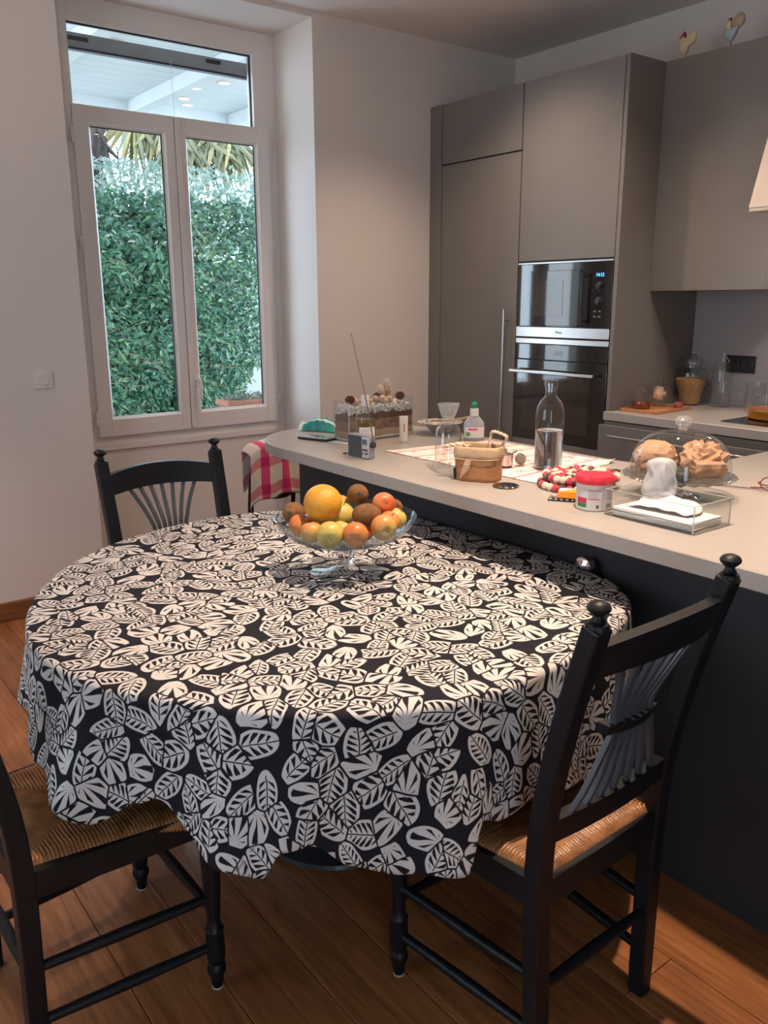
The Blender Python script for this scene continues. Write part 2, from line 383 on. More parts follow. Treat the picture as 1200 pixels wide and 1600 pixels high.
for z in (2.18, 1.70, .86):
    MB().lathe([(.006, -.035), (.0075, -.033), (.0075, -.002), (.006, 0), (.0075, .002), (.0075, .033), (.006, .035)], 12, (1.388, WY-.022, z)).build('hinge', M['white_pl'], win1)
    MB().lathe([(.005, -.03), (.006, -.028), (.006, .028), (.005, .03)], 12, (2.436, WY-.02, z+.03)).build('hinge', M['white_pl'], win1)
h = MB().box(1.915, WY-.034, .99, 1.945, WY-.028, 1.055, .003)
h.lathe([(.011, 0), (.011, .03), (.008, .034)], 16, (1.93, WY-.034, 1.03), M=Matrix.Rotation(pi/2, 4, 'X'))
h.tube(smooth_path([(1.93, WY-.062, 1.034), (1.935, WY-.066, 1.02), (1.938, WY-.066, .97), (1.937, WY-.064, .925)]), .0085, 10)
h.build('window_handle', M['white_pl'], win1)

# switch on the left wall
t = thing('wall_socket', 'white square wall socket plate on the bare wall left of the window', 'socket', (1.083, YL, 1.093))
MB().box(-.041, -.009, -.041, .041, 0, .041, .003).build('plate', M['white_pl'], t)
MB().lathe([(.0285, 0), (.0285, .004), (.026, .0055), (.024, .0055), (.0225, .003), (0, .003)], 28, (0, -.008, 0), M=Matrix.Rotation(pi/2, 4, 'X'), caps=False).build('round_insert', M['white_pl'], t)
# double black socket
t = thing('double_socket', 'black double power socket on the grey splashback', 'socket', (XB-.0125, 2.232, 1.125))
MB().box(-.010, -.075, -.041, 0, .075, .041, .003).build('plate', M['black'], t)
for yy in (-.036, .036):
    MB().lathe([(.029, 0), (.029, .003), (.026, .004), (.0225, .002), (.022, -.006), (0, -.006)], 28, (-.010, yy, 0), M=Matrix.Rotation(-pi/2, 4, 'Y'), caps=False).build('round_insert', mat('socket_black', (.03, .03, .032), .3), t)

# ------------------------------------------------------------------ tall cabinets
XC = 3.25
def door(name, y0, y1, z0, z1, parent, x=XC, th=.019, m=None, c=.0015):
    return MB().box(x, y0+.0025, z0+.0025, x+th, y1-.0025, z1-.0025, c).build(name, m or M['cab'], parent)
t = thing('filler_panel', 'narrow tall taupe filler panel between the wall and the fridge cupboard', 'panel', (XC, 3.784, 0))
MB().box(0, -.0485, 0, .6, .05, 2.46, .001).build('panel', M['cab'], t)
t = thing('fridge_cupboard', 'tall taupe cupboard with a small top door and a long bar handle', 'cupboard')
MB().box(XC+.021, 3.1335, 0, XB-.002, 3.7315, 2.457).build('body', M['cab_dark'], t, smooth=False)
door('door', 3.133, 3.732, 2.152, 2.46, t)
d = door('door', 3.133, 3.732, .1, 2.149, t)
MB().box(XC+.05, 3.133, 0, XC+.06, 3.732, .099).build('plinth', M['cab'], t, smooth=False)
hd = MB().tube([(XC-.035, 3.19, .68), (XC-.035, 3.19, 1.385)], .006, 12)
for z in (.76, 1.33): hd.tube([(XC-.035, 3.19, z), (XC, 3.19, z)], .005, 10)
hd.build('handle', M['steel'], d)
t = thing('oven_cupboard', 'tall taupe cupboard housing the microwave and the oven', 'cupboard')
MB().box(XC+.021, 2.531, 1.615, XB-.002, 3.1325, 2.457).build('body', M['cab_dark'], t, smooth=False)
MB().box(XC+.021, 2.531, .0, XB-.002, 3.1325, .645).build('lower_body', M['cab_dark'], t, smooth=False)
door('door', 2.531, 3.131, 1.618, 2.46, t); door('drawer_front', 2.531, 3.131, .1, .648, t)
MB().box(XC, 2.509, 0, XB-.002, 2.5295, 2.46, .001).build('side_panel', M['cab'], t)
# microwave
t = thing('microwave', 'built-in black glass microwave with steel strip above the oven', 'microwave', (XC, 2.831, 1.249))
MB().box(.022, -.28, .002, .33, .28, .36).build('body', M['black'], t, smooth=False)
MB().box(0, -.2975, .0525, .02, .2975, .356, .002).build('front', M['blackglass'], t)
MB().box(-.001, -.2975, .356, .02, .2975, .364, .001).build('top_strip', M['steel'], t)
st = MB().box(-.003, -.2975, 0, .02, .2975, .051, .002).build('steel_strip', M['steel'], t)
dr = MB().box(-.006, -.115, .058, -.0005, .215, .322, .002).build('door', M['blackglass'], t)
MB().box(-.0072, -.02+.01, .105, -.006, .175, .275, .0005).build('door_window', M['blackglass2'], dr)
hh = MB().tube([(-.03, -.145, .07), (-.03, -.145, .305)], .008, 10)
for z in (.085, .29): hh.tube([(-.03, -.145, z), (0, -.145, z)], .006, 8)
hh.build('handle', M['black'], t)
for z in (.245, .175):
    MB().lathe([(.021, 0), (.021, .003), (.015, .004), (.014, .014), (.012, .016), (0, .016)], 24, (0, -.225, z), M=Matrix.Rotation(-pi/2, 4, 'Y')).build('knob', M['black'], t)
for z in (.105, .13):
    for yy in (-.205, -.232): MB().box(-.0015, yy-.008, z-.004, 0, yy+.008, z+.004, .0005).build('button', mat('grey_button', (.12, .12, .12), .4), t)
MB().box(-.0012, -.252, .283, 0, -.198, .307, .0003).build('display', mat('clock_screen', (.004, .01, .015), .2), t)
def text(s, size, loc, rot, m, parent, name='lettering', ext=.0003):
    c = bpy.data.curves.new(name, 'FONT'); c.body = s; c.size = size; c.align_x = 'CENTER'; c.align_y = 'CENTER'; c.extrude = ext
    o = bpy.data.objects.new(name, c); COL.objects.link(o); o.rotation_euler = rot; o.location = loc
    dg = bpy.context.evaluated_depsgraph_get(); me = bpy.data.meshes.new_from_object(o.evaluated_get(dg)); me.name = name
    n_ = bpy.data.objects.new(name, me); COL.objects.link(n_); n_.rotation_euler = rot; n_.location = loc; n_.parent = parent
    bpy.data.objects.remove(o); me.materials.clear(); me.materials.append(m); return n_
RX = (pi/2, 0, -pi/2)
M['blue_led'] = mat('blue_led', (.1, .5, 1), .5, emit=((.08, .45, 1), 3.0))
text('14:12', .022, (-.0016, -.225, .295), RX, M['blue_led'], t, 'clock_digits')
text('Miele', .020, (-.0035, .01, .026), RX, M['black'], t)
# oven
t = thing('oven', 'built-in black glass oven with a steel bar handle below the microwave', 'oven', (XC, 2.831, .651))
MB().box(.022, -.28, .002, .5, .28, .59).build('body', M['black'], t, smooth=False)
MB().box(-.002, -.2975, .565, .02, .2975, .592, .002).build('steel_strip', M['steel'], t)
MB().box(0, -.2975, .487, .02, .2975, .563, .002).build('control_panel', M['blackglass'], t)
dr = MB().box(-.004, -.2975, .075, .02, .2975, .484, .002).build('door', M['blackglass'], t)
MB().box(-.0052, -.20, .13, -.004, .24, .41, .0005).build('door_window', M['blackglass2'], dr)
MB().box(-.004, -.2975, .0, .02, .2975, .073, .002).build('bottom_strip', mat('dark_steel_strip', (.30, .27, .27), .35, metal=.8), t)
hh = MB().box(-.05, -.25, .418, -.036, .2975, .436, .004)
for y in (-.22, .27): hh.box(-.04, y-.008, .421, 0, y+.008, .433, .002)
hh.build('handle', M['steel'], dr)
MB().box(-.001, -.02, .512, 0, .035, .535, .0003).build('display', mat('oven_display', (.25, .33, .38), .2), t)
# ------------------------------------------------------------------ right side: base units, worktop, wall cupboard, hood
XD = 3.195
t = thing('drawer_unit', 'taupe base unit with a wide top drawer beside the oven cupboard', 'cabinet')
MB().box(XD+.02, 1.962, .1, XB-.002, 2.507, .875).build('body', M['cab_dark'], t, smooth=False)
def bar_handle(y0, y1, z, parent, x):
    q = MB().tube([(x-.035, y0, z), (x-.035, y1, z)], .0055, 10)
    for y in (y0+.07, y1-.07): q.tube([(x-.035, y, z), (x, y, z)], .004, 8)
    q.build('handle', M['steel'], parent)
for (z0, z1) in ((.70, .864), (.402, .697), (.105, .399)):
    d = door('drawer', 1.962, 2.525, z0, z1, t, x=XD); bar_handle(2.03, 2.44, z1-.045, d, XD)
t = thing('hob_unit', 'taupe base unit with drawers under the black hob', 'cabinet')
MB().box(XD+.02, 1.062, .1, XB-.002, 1.959, .875).build('body', M['cab_dark'], t, smooth=False)
for (z0, z1) in ((.70, .845), (.402, .697), (.105, .399)):
    d = door('drawer', 1.062, 1.958, z0, z1, t, x=XD); bar_handle(1.2, 1.88, z1-.03, d, XD)
struct(MB().box(XC+.09, -.5, 0, XC+.1, 2.507, .099).build('trim_1', M['cab_dark'], smooth=False))
o = MB().prism([(3.225, -.6), (XB-.0125, -.6), (XB-.0125, 2.507), (XC-.002, 2.507), (XC-.002, 2.522), (3.225, 2.522)], .88, .92, c=.002).build('back_worktop', M['top'])
tag(o, 'beige worktop along the splashback carrying jars and the hob', 'worktop')
struct(MB().box(XB-.012, -.6, .9205, XB, 2.5075, 1.4735).build('trim_2', M['splash'], smooth=False))
XU = 3.5
t = thing('wall_cupboard', 'wide taupe wall cupboard over the worktop with two hen figures on top', 'cupboard')
MB().box(XU+.02, 1.936, 1.474, XB-.002, 2.508, 2.455).build('body', M['cab_dark'], t, smooth=False)
MB().box(XU, 1.936, 1.471, XU+.0195, 2.508, 2.46, .001).build('door', M['cab'], t)
t = thing('hood_cupboard', 'taupe wall cupboard end beyond the beige hood, at the right edge of the photo', 'cupboard')
MB().box(XU+.04, 1.0, 1.80, XB-.002, 1.93, 2.455).box(XU+.04, 1.90, 1.474, XB-.002, 1.934, 1.8).build('body', M['cab'], t, smooth=False)
t = thing('range_hood', 'beige sloping range hood, only its left edge in view', 'hood')
hb = MB()
y0, y1 = 1.93, 1.03
hb.add([(3.30, y0, 1.785), (3.52, y0-.001, 1.785), (3.52, y0-.001, 2.45), (3.50, y0-.17, 2.45), (3.30, y1, 1.785), (3.52, y1, 1.785), (3.52, y1, 2.45), (3.50, y1+.17, 2.45)],
       [(0, 3, 7, 4), (0, 1, 2, 3), (4, 7, 6, 5), (0, 4, 5, 1), (3, 2, 6, 7), (1, 5, 6, 2)])
hb.add([(3.302, y0-.002, 1.785), (3.52, y0-.002, 1.785), (3.52, y1, 1.785), (3.302, y1, 1.785), (3.302, y0-.002, 1.77), (3.52, y0-.002, 1.77), (3.52, y1, 1.77), (3.302, y1, 1.77)],
       [(0, 4, 5, 1), (1, 5, 6, 2), (2, 6, 7, 3), (3, 7, 4, 0), (4, 7, 6, 5)])
hb.build('canopy', M['hood'], t, smooth=False)
MB().box(3.33, 1.07, 1.7655, 3.50, 1.88, 1.7695).build('filter_panel', M['steel'], t, smooth=False)
hl = light('hood_lamp', 'AREA', (3.42, 1.62, 1.762), 5, (1.0, .93, .88), (3.6, 1.7, .9), shape='DISK', size=.12)
hl.parent = t
# hob
t = thing('hob', 'black glass hob set on the back worktop under the orange pan', 'hob', (0, 0, .9204))
MB().box(3.335, 1.09, 0, 3.845, 1.985, .005, .0015).build('glass_plate', M['hob'], t)
# ------------------------------------------------------------------ island
def island_outline(n=28):
    x0, x1, yc, rx, ry = 1.505, 2.25, 2.56, .3725, .405
    out = [(x0, -.35), (3.165, -.35), (3.165, 1.475), (2.40, 1.475), (2.32, 1.50), (2.27, 1.57), (x1, 1.68)]
    for i in range(n+1):
        a = pi*i/n; e = .88
        out.append((1.8775+rx*(abs(cos(a))**e)*(1 if cos(a) >= 0 else -1), yc+ry*sin(a)**e))
    out += [(x0, 1.0)]
    return out
o = MB().prism(island_outline(), .88, .92, c=.0025).build('island_worktop', M['top'], angle=30)
tag(o, 'pale beige island worktop with a rounded far end, covered in kitchen clutter', 'worktop')
t = thing('island_cabinet', 'dark slate grey island body behind the dining table', 'cabinet')
MB().box(1.70, -.33, .0, 1.72, 2.785, .8795, .001).build('side_panel', M['island'], t)
MB().box(1.721, -.33, .1, 2.2, 2.78, .8795).box(2.2, -.33, .1, 3.13, 1.43, .8795).build('body', M['island'], t, smooth=False)
kb = MB().lathe([(.012, 0), (.010, .006), (.009, .012), (.018, .016), (.026, .022), (.028, .03), (.025, .039), (.015, .045), (0, .047)], 28, (1.699, 1.335, .762), M=Matrix.Rotation(-pi/2, 4, 'Y'))
kb.build('knob', M['chrome'], t, label='round chrome knob')

# stand added around the warm ceiling fill, out of view on the left
t = thing('added_uplight', 'added uplight stand for warm ceiling fill, out of view left of the table', 'lamp', (-.95, 2.9, 0))
MB().lathe([(.14, 0), (.14, .015), (.02, .025)], 32).build('base', M['black'], t)
MB().lathe([(.012, .02), (.012, 1.68)], 16).build('pole', M['black'], t)
MB().lathe([(.02, 1.68), (.08, 1.70), (.15, 1.76), (.17, 1.79), (.165, 1.79), (.145, 1.765), (.07, 1.71)], 40, caps=False).build('uplight_bowl', M['white_pl'], t)
# ------------------------------------------------------------------ downlights
SPOTS = [(1.36, 1.08, 300), (.02, 3.05, 110), (2.7, .9, 60), (2.7, 1.9, 70), (2.7, 2.9, 70)]
for i, (x, y, e) in enumerate(SPOTS):
    t = thing('downlight', ['recessed ceiling downlight straight above the near right chair, out of the photo', 'recessed ceiling downlight near the left wall and window, out of the photo', 'recessed ceiling downlight above the near end of the kitchen aisle', 'recessed ceiling downlight above the middle of the kitchen aisle', 'recessed ceiling downlight above the kitchen aisle in front of the microwave'][i], 'lamp', (x, y, CEIL), 0, 'recessed ceiling downlights')
    MB().lathe([(.045, 0), (.045, -.004), (.034, -.006), (.032, 0)], 24, caps=False).build('ring', M['white_pl'], t)
    MB().lathe([(.0001, -.0005), (.031, -.0005)], 24, caps=False).build('lens', M['downlight'], t)
    d = bpy.data.lights.new('downlight_beam', 'SPOT'); d.energy = e; d.color = (1.0, .75, .56); d.spot_size = R((84, 72, 118, 118, 118)[i]); d.spot_blend = .75; d.shadow_soft_size = .028
    lo = bpy.data.objects.new('downlight_beam', d); COL.objects.link(lo); lo.location = (0, 0, -.012); lo.parent = t
# ------------------------------------------------------------------ outside
M['leaf'] = None
def leaf_mat(name, c0, c1, c2):
    m = bpy.data.materials.new(name); m.use_nodes = True; n, l = nodes_of(m); b = n['Principled BSDF']
    g_ = n.new('ShaderNodeNewGeometry'); r = n.new('ShaderNodeValToRGB'); e = r.color_ramp.elements
    e[0].color = (*c0, 1); e[1].color = (*c2, 1); x = r.color_ramp.elements.new(.6); x.color = (*c1, 1)
    l.new(g_.outputs['Random Per Island'], r.inputs['Fac']); l.new(r.outputs['Color'], b.inputs['Base Color'])
    b.inputs['Roughness'].default_value = .32; b.inputs['Specular IOR Level'].default_value = .9
    return m
M['leaf'] = leaf_mat('laurel_leaf', (.045, .18, .12), (.11, .35, .22), (.28, .50, .24))
M['leaf_pale'] = leaf_mat('olive_and_lit_top_leaf', (.26, .44, .38), (.48, .66, .60), (.70, .82, .74))  # shrub's own tone, also the brightness put into the hedge top
M['bark'] = mat('bark', (.10, .08, .08), .9, var=.3, scale=12, bump=.5)
M['palm'] = leaf_mat('palm_leaf', (.07, .10, .04), (.34, .30, .10), (.62, .44, .14))
def leaves(n, px, L, mb, wd=.36, seedv=1):
    r = random.Random(seedv)
    for i in range(n):
        p, nrm = px(r); p = Vector(p)
        d = Vector((r.uniform(-1, 1), r.uniform(-.6, .2), r.uniform(-1.0, .45))); d.normalize()
        nn = Vector(nrm)+Vector((r.uniform(-.7, .7), r.uniform(-.5, .5), r.uniform(-.2, .9))); s_ = d.cross(nn); s_.normalize(); q = s_.cross(d)
        l_ = L*r.uniform(.65, 1.2); w_ = l_*wd*.5
        a = p; c = p+d*l_; m1 = p+d*l_*.45+s_*w_+q*w_*.35; m2 = p+d*l_*.45-s_*w_+q*w_*.35; m0 = p+d*l_*.45
        b = len(mb.v); mb.v += [tuple(a), tuple(m1), tuple(c), tuple(m2), tuple(m0)]
        mb.f += [(b, b+4, b+1), (b+4, b+2, b+1), (b, b+3, b+4), (b+4, b+3, b+2)]; mb.mi += [0]*4
def hedge_y(x, z):
    return 6.15+.16*noise.noise(Vector((x*1.7, z*1.7, 3)))+.10*noise.noise(Vector((x*5, z*5, 9)))+max(0, z-1.7)*.35
t = thing('hedge', 'tall clipped laurel hedge filling the view through the window', 'hedge', (2.6, 6.3, -.1))
mb = MB()
def hp(r):
    z = r.uniform(-.05, 2.22); x = r.uniform(.9, 3.46-.62*max(0, 1.0-z)+.3*max(0, min(1, (z-1.6)*3))); return ((x-2.6, hedge_y(x, z)+r.uniform(0, .12)-6.3, z+.1), (0, -1, .3))
leaves(30000, hp, .066, mb, .40); mb.build('foliage', M['leaf'], t, smooth=False, kind='stuff')
mb = MB()
def hp2(r):
    z = 1.85+.62*r.random()**1.3; x = r.uniform(.9, 3.8); return ((x-2.6, hedge_y(x, z)+r.uniform(0, .3)-6.3, z+.1), (0, -1, .6))
leaves(6500, hp2, .062, mb, .36, 3); mb.build('bright_top_leaves', M['leaf_pale'], t, smooth=False, kind='stuff', label='leaves along the top, coloured pale for the bright light there')  # bright hazy light on the hedge top put into the leaf colour
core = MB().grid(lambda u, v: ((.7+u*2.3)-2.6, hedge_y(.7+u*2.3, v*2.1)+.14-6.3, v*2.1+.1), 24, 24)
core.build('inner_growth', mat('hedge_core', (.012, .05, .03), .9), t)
br = MB(); rr_ = random.Random(5)
for i in range(9):
    x = rr_.uniform(1.9, 3.2); z = rr_.uniform(.8, 2.0)
    pts = [(x-2.6, hedge_y(x, z)-.08-6.3, z+.1)]
    for j in range(4): pts.append((pts[-1][0]+rr_.uniform(.02, .09), pts[-1][1]-rr_.uniform(0, .02), pts[-1][2]-rr_.uniform(-.04, .07)))
    br.tube(smooth_path(pts, 3), .0022, 5)
br.build('bare_twigs', mat('twig', (.45, .30, .26), .8), t, kind='stuff')
t = thing('olive_shrub', 'pale silvery shrub rising behind the hedge top', 'shrub', (3.2, 7.9, -.1))
mb = MB()
def op(r):
    x = r.uniform(-1.9, 1.6); z = 1.9+r.random()**1.3*1.25; return ((x, r.uniform(-.5, .3), z+.1), (0, -1, .5))
leaves(6500, op, .085, mb, .26, 8); mb.build('foliage', M['leaf_pale'], t, smooth=False, kind='stuff')
mb = MB()
for i in range(14):
    x = rnd.uniform(-1.6, 1.4); mb.tube([(x*.3, 0, 0), (x*.7, 0, 1.2), (x, rnd.uniform(-.2, .2), 2.9)], [.03, .02, .006], 6)
mb.build('stem', M['bark'], t)
t = thing('tree', 'dark tree trunk with ragged bark behind the shrub, left in the window', 'tree', (2.56, 7.2, -.1))
mb = MB().tube(smooth_path([(0, 0, 0), (.05, 0, 1.2), (-.05, 0, 2.3), (-.02, 0, 3.4), (-.15, 0, 5.0)], 4), [.085]*17, 10)
for i in range(26):
    z = rnd.uniform(2.2, 3.2); a = rnd.uniform(-1, 1); mb.tube([(rnd.uniform(-.07, .07), -.05, z), (rnd.uniform(-.13, .17), -.1, z-rnd.uniform(.1, .5))], [.035, .008], 5)
mb.build('trunk', M['bark'], t)
t = thing('palm', 'palm tree with drooping yellow-green fronds above the hedge', 'tree', (4.75, 7.6, -.1))
MB().tube([(0, 0, 0), (0, 0, 4.2)], [.16, .14], 12).build('trunk', M['bark'], t)
for fi, (ax, az, dl, sz) in enumerate([(-1.82, 3.02, -.55, .75), (-1.62, 2.95, -.3, .7), (-1.40, 3.0, -.4, .75), (-1.25, 2.93, -.3, .7), (-1.08, 2.97, -.5, .7), (-.92, 3.0, -.5, .7), (-1.5, 3.1, -.2, .8)]):
    mb = MB(); c = Vector((ax, -.35, az)); mb.tube([(0, 0, 4.1), c+Vector((0, .1, .25)), c], [.02, .014, .01], 6)
    for k_ in range(26):
        a = R(-165+k_*6.0)+.1*sin(k_*3.1); L = .62*sz*rnd.uniform(.8, 1.1); tip = c+Vector((cos(a)*L*.8, -.15+.1*sin(k_), sin(a)*L-.1))
        d = (tip-c).normalized(); s_ = d.cross(Vector((0, 1, 0))).normalized()*.020; mid = c.lerp(tip, .55)+Vector((0, 0, .03))
        b = len(mb.v); mb.v += [tuple(c-s_*.3), tuple(c+s_*.3), tuple(mid+s_), tuple(tip), tuple(mid-s_)]; mb.f.append((b, b+1, b+2, b+3, b+4)); mb.mi.append(0)
    mb.build('frond', M['palm'], t, smooth=False)
# veranda: white boarded roof with beams, edge strip, downlights
M['ver'] = mat('veranda_white', (.78, .82, .84), .6, var=.02, scale=5)
v = struct(MB().box(0.2, YOUT, 2.905, 5.2, 6.75, 2.95).build('trim_3', M['ver'], smooth=False))
for i in range(17):
    y = YOUT+.02+i*.135
    MB().box(.2, y, 2.893, 5.2, y+.128, 2.905, .002).build('board', M['ver'], v)
for x in (.75, 1.75, 2.62, 3.45, 4.3): MB().box(x, YOUT+.01, 2.80, x+.09, 6.60, 2.892, .004).build('beam', M['ver'], v)
MB().box(.2, 6.6, 2.79, 5.2, 6.70, 2.9, .004).build('fascia', M['ver'], v)
mb = MB()
for i in range(90):
    x = 2.0+i*.024; mb.lathe([(.0005, -.018), (.006, -.012), (.005, 0)], 6, (x, 6.66, 2.785+.004*sin(i*2.3)))
mb.build('fringe', mat('fringe_lights', (.8, .75, .5), .4), v, kind='stuff')
for i, (x, y) in enumerate(((2.96, 5.69), (2.93, 6.28), (3.04, 6.46), (2.02, 5.2))):
    tt = thing('veranda_spotlight', ['lit spotlight in the veranda ceiling nearest the window, highest in the transom', 'lit spotlight in the veranda ceiling, middle one of the row', 'lit spotlight in the veranda ceiling lowest in the transom', 'lit spotlight in the veranda ceiling at the left of the transom'][i], 'lamp', (x, y, 2.8925), 0, 'spotlights in the veranda ceiling')
    MB().lathe([(.052, 0), (.052, -.006), (.04, -.008)], 20, caps=False).build('ring', M['white_pl'], tt)
    MB().lathe([(.0001, -.004), (.04, -.004)], 20, caps=False).build('lens', mat('veranda_bulb', (1, .95, .8), .5, emit=((1, .93, .75), 6)), tt)
struct(MB().box(-2, YOUT, -.15, 9, 12, -.1).build('ground', mat('paving_grey', (.35, .36, .36), .8, var=.1, scale=3), smooth=False))
struct(MB().box(2.425, WY+.05, .70, 2.50, YOUT-.10, 2.79).build('trim_4', M['ver'], smooth=False))
struct(MB().box(1.25, WY+.07, .66, 2.42, YOUT+.10, .735).build('sill', mat('stone_sill', (.42, .45, .42), .8, var=.1, scale=6), smooth=False))
gw = struct(MB().box(2.95, 6.45, -.1, 5.2, 6.6, 1.75).build('wall_garden', mat('garden_render', (.66, .72, .74), .8, var=.06, scale=4), smooth=False))
lw = struct(MB().box(1.9, 4.86, -.1, 3.3, 5.12, .66, .006).build('parapet', mat('stone_parapet', (.30, .36, .30), .85, var=.25, scale=9)))
t = thing('planter', 'terracotta rectangular planter with small grey-green plants outside the window', 'planter', (2.66, 4.97, .6605))
M['terra'] = mat('terracotta', (.55, .25, .17), .8, var=.12, scale=12)
pl = MB()
def trap(x, y, z): return (x, y, z)
pl.add([(-.16, -.06, 0), (.16, -.06, 0), (.16, .06, 0), (-.16, .06, 0), (-.185, -.08, .115), (.185, -.08, .115), (.185, .08, .115), (-.185, .08, .115)], [(0, 3, 2, 1), (0, 1, 5, 4), (1, 2, 6, 5), (2, 3, 7, 6), (3, 0, 4, 7), (4, 5, 6, 7)])
pl.build('pot', M['terra'], t, smooth=False)
MB().box(-.2, -.092, .113, .2, .092, .145, .006).build('rim', M['terra'], t)
mb = MB()
leaves(420, lambda r: ((r.uniform(-.17, .17), r.uniform(-.07, .07), .145+r.uniform(0, .035)), (0, -1, .5)), .028, mb, .4, 4)
mb.build('foliage', leaf_mat('sage_leaf', (.10, .16, .12), (.20, .28, .22), (.32, .40, .32)), t, smooth=False, kind='stuff')

# ------------------------------------------------------------------ dining table + tablecloth
TC = (1.06, 1.69)
OUT = [(-160.4, .678), (-151.3, .676), (-141.6, .676), (-128.8, .692), (-117.2, .710), (-103.7, .720), (-97.3, .722), (-85, .715), (-70, .730), (-51.2, .762), (-39.2, .745), (-29.9, .705), (-20, .66), (-13, .637), (0, .612), (14, .630), (28.4, .684), (45, .735), (65.3, .741), (89.3, .718), (116, .683), (134.8, .664), (150.8, .655), (163.3, .657), (180, .668)]
def outl(deg):
    n = len(OUT); d = (deg+180) % 360-180
    A = [a for a, _ in OUT]
    for i in range(n):
        a1 = OUT[i][0]; a2 = OUT[(i+1) % n][0]+(360 if i == n-1 else 0); dd = d if d >= OUT[0][0] else d+360
        if a1 <= dd <= a2:
            tt = (dd-a1)/(a2-a1); p0 = OUT[i-1][1]; p1 = OUT[i][1]; p2 = OUT[(i+1) % n][1]; p3 = OUT[(i+2) % n][1]
            return .5*(2*p1+(p2-p0)*tt+(2*p0-5*p1+4*p2-p3)*tt*tt+(3*p1-p0-3*p2+p3)*tt**3)
    return .68
t = thing('dining_table', 'pedestal dining table hidden by the leaf-print tablecloth, dark round steel foot showing', 'table', (TC[0], TC[1], 0))
tt_ = [(.985*outl(a)*cos(R(a))-.012*cos(R(a)), .985*outl(a)*sin(R(a))-.012*sin(R(a))) for a in range(-180, 180, 4)]
MB().prism(tt_, .722, .7505, c=.006).build('table_top', mat('dark_table', (.05, .04, .035), .5), t)
M['foot'] = mat('dark_steel_foot', (.12, .13, .15), .3, metal=.8)
MB().lathe([(.205, 0), (.212, .006), (.21, .018), (.19, .024), (.10, .030), (.05, .04)], 64, (.09, .05, 0)).build('base', M['foot'], t)
MB().lathe([(.045, .036), (.045, .69), (.18, .70), (.18, .7215)], 40, (.09, .05, 0)).build('column', M['foot'], t)

FOLD = [(-176, .035, 8), (-161, .075, 7), (-134, .055, 7.5), (-119, .018, 7), (-104.5, .06, 6.5), (-84, .030, 7), (-66, .045, 8), (-48, .035, 8), (50, .02, 9), (75, .015, 9), (100, .01, 9), (128, .03, 9), (155, .05, 8)]
HEM = [(-180, .21), (-174, .205), (-167, .200), (-162, .245), (-157, .265), (-150, .20), (-147, .185), (-141, .235), (-136, .295), (-130, .305), (-127, .245), (-123, .235), (-118, .275), (-110, .305), (-103, .325), (-99.5, .23), (-95, .25), (-88, .235), (-80, .26), (-70, .30), (-50, .30), (-30, .25), (30, .25), (60, .27), (90, .24), (120, .26), (150, .24), (180, .21)]
def lerp_tab(T, d):
    for i in range(len(T)-1):
        if T[i][0] <= d <= T[i+1][0]:
            u = (d-T[i][0])/(T[i+1][0]-T[i][0]); u = u*u*(3-2*u); return T[i][1]+(T[i+1][1]-T[i][1])*u
    return T[-1][1]
NA = 600
rings = []; uvs = []
cl = MB(); tab = []
NT, NR, ND = 22, 4, 34
for j in range(1+NT+NR+ND):
    for i in range(NA):
        deg = -180+360*i/NA; a = R(deg); Rr = outl(deg)+.004; L = lerp_tab(HEM, deg)
        if j <= NT:
            s_ = max(j/NT, .0008)*(Rr-.012); r_ = s_; z = .7555
            z += .0012*noise.noise(Vector((r_*cos(a)*6, r_*sin(a)*6, 0)))
            for bx, by in ((.3, .15),): pass
        elif j <= NT+NR:
            q = (j-NT)/NR*pi/2; r_ = Rr-.012+.012*sin(q); z = .7555-.012*(1-cos(q)); s_ = Rr-.012+.012*q
        else:
            v_ = (j-NT-NR)/ND; d = L*v_; s_ = Rr-.012+.012*pi/2+d
            f_ = 0
            for (fa, am, wd) in FOLD:
                dd = (deg-fa+180) % 360-180
                f_ += am*exp(-(dd/wd)**2*(1.1-.25*v_))
            fl_ = .012*v_+f_*(v_**1.1)*1.0-.012*v_*v_+.004*sin(deg*.55+2*v_)*v_
            if -45 < deg < 40: fl_ *= .15
            r_ = Rr+fl_; z = .7435-d*(1-.10*min(1, f_/.06)*v_)
        x = TC[0]+r_*cos(a); y = TC[1]+r_*sin(a)
        if x > 1.688: x = 1.688
        cl.v.append((x, y, z)); tab.append((s_*cos(a), s_*sin(a)))
for j in range(NT+NR+ND):
    for i in range(NA):
        i2 = (i+1) % NA; cl.f.append((j*NA+i, j*NA+i2, (j+1)*NA+i2, (j+1)*NA+i)); cl.mi.append(0)
cl.f.append(tuple(range(NA))); cl.mi.append(0)

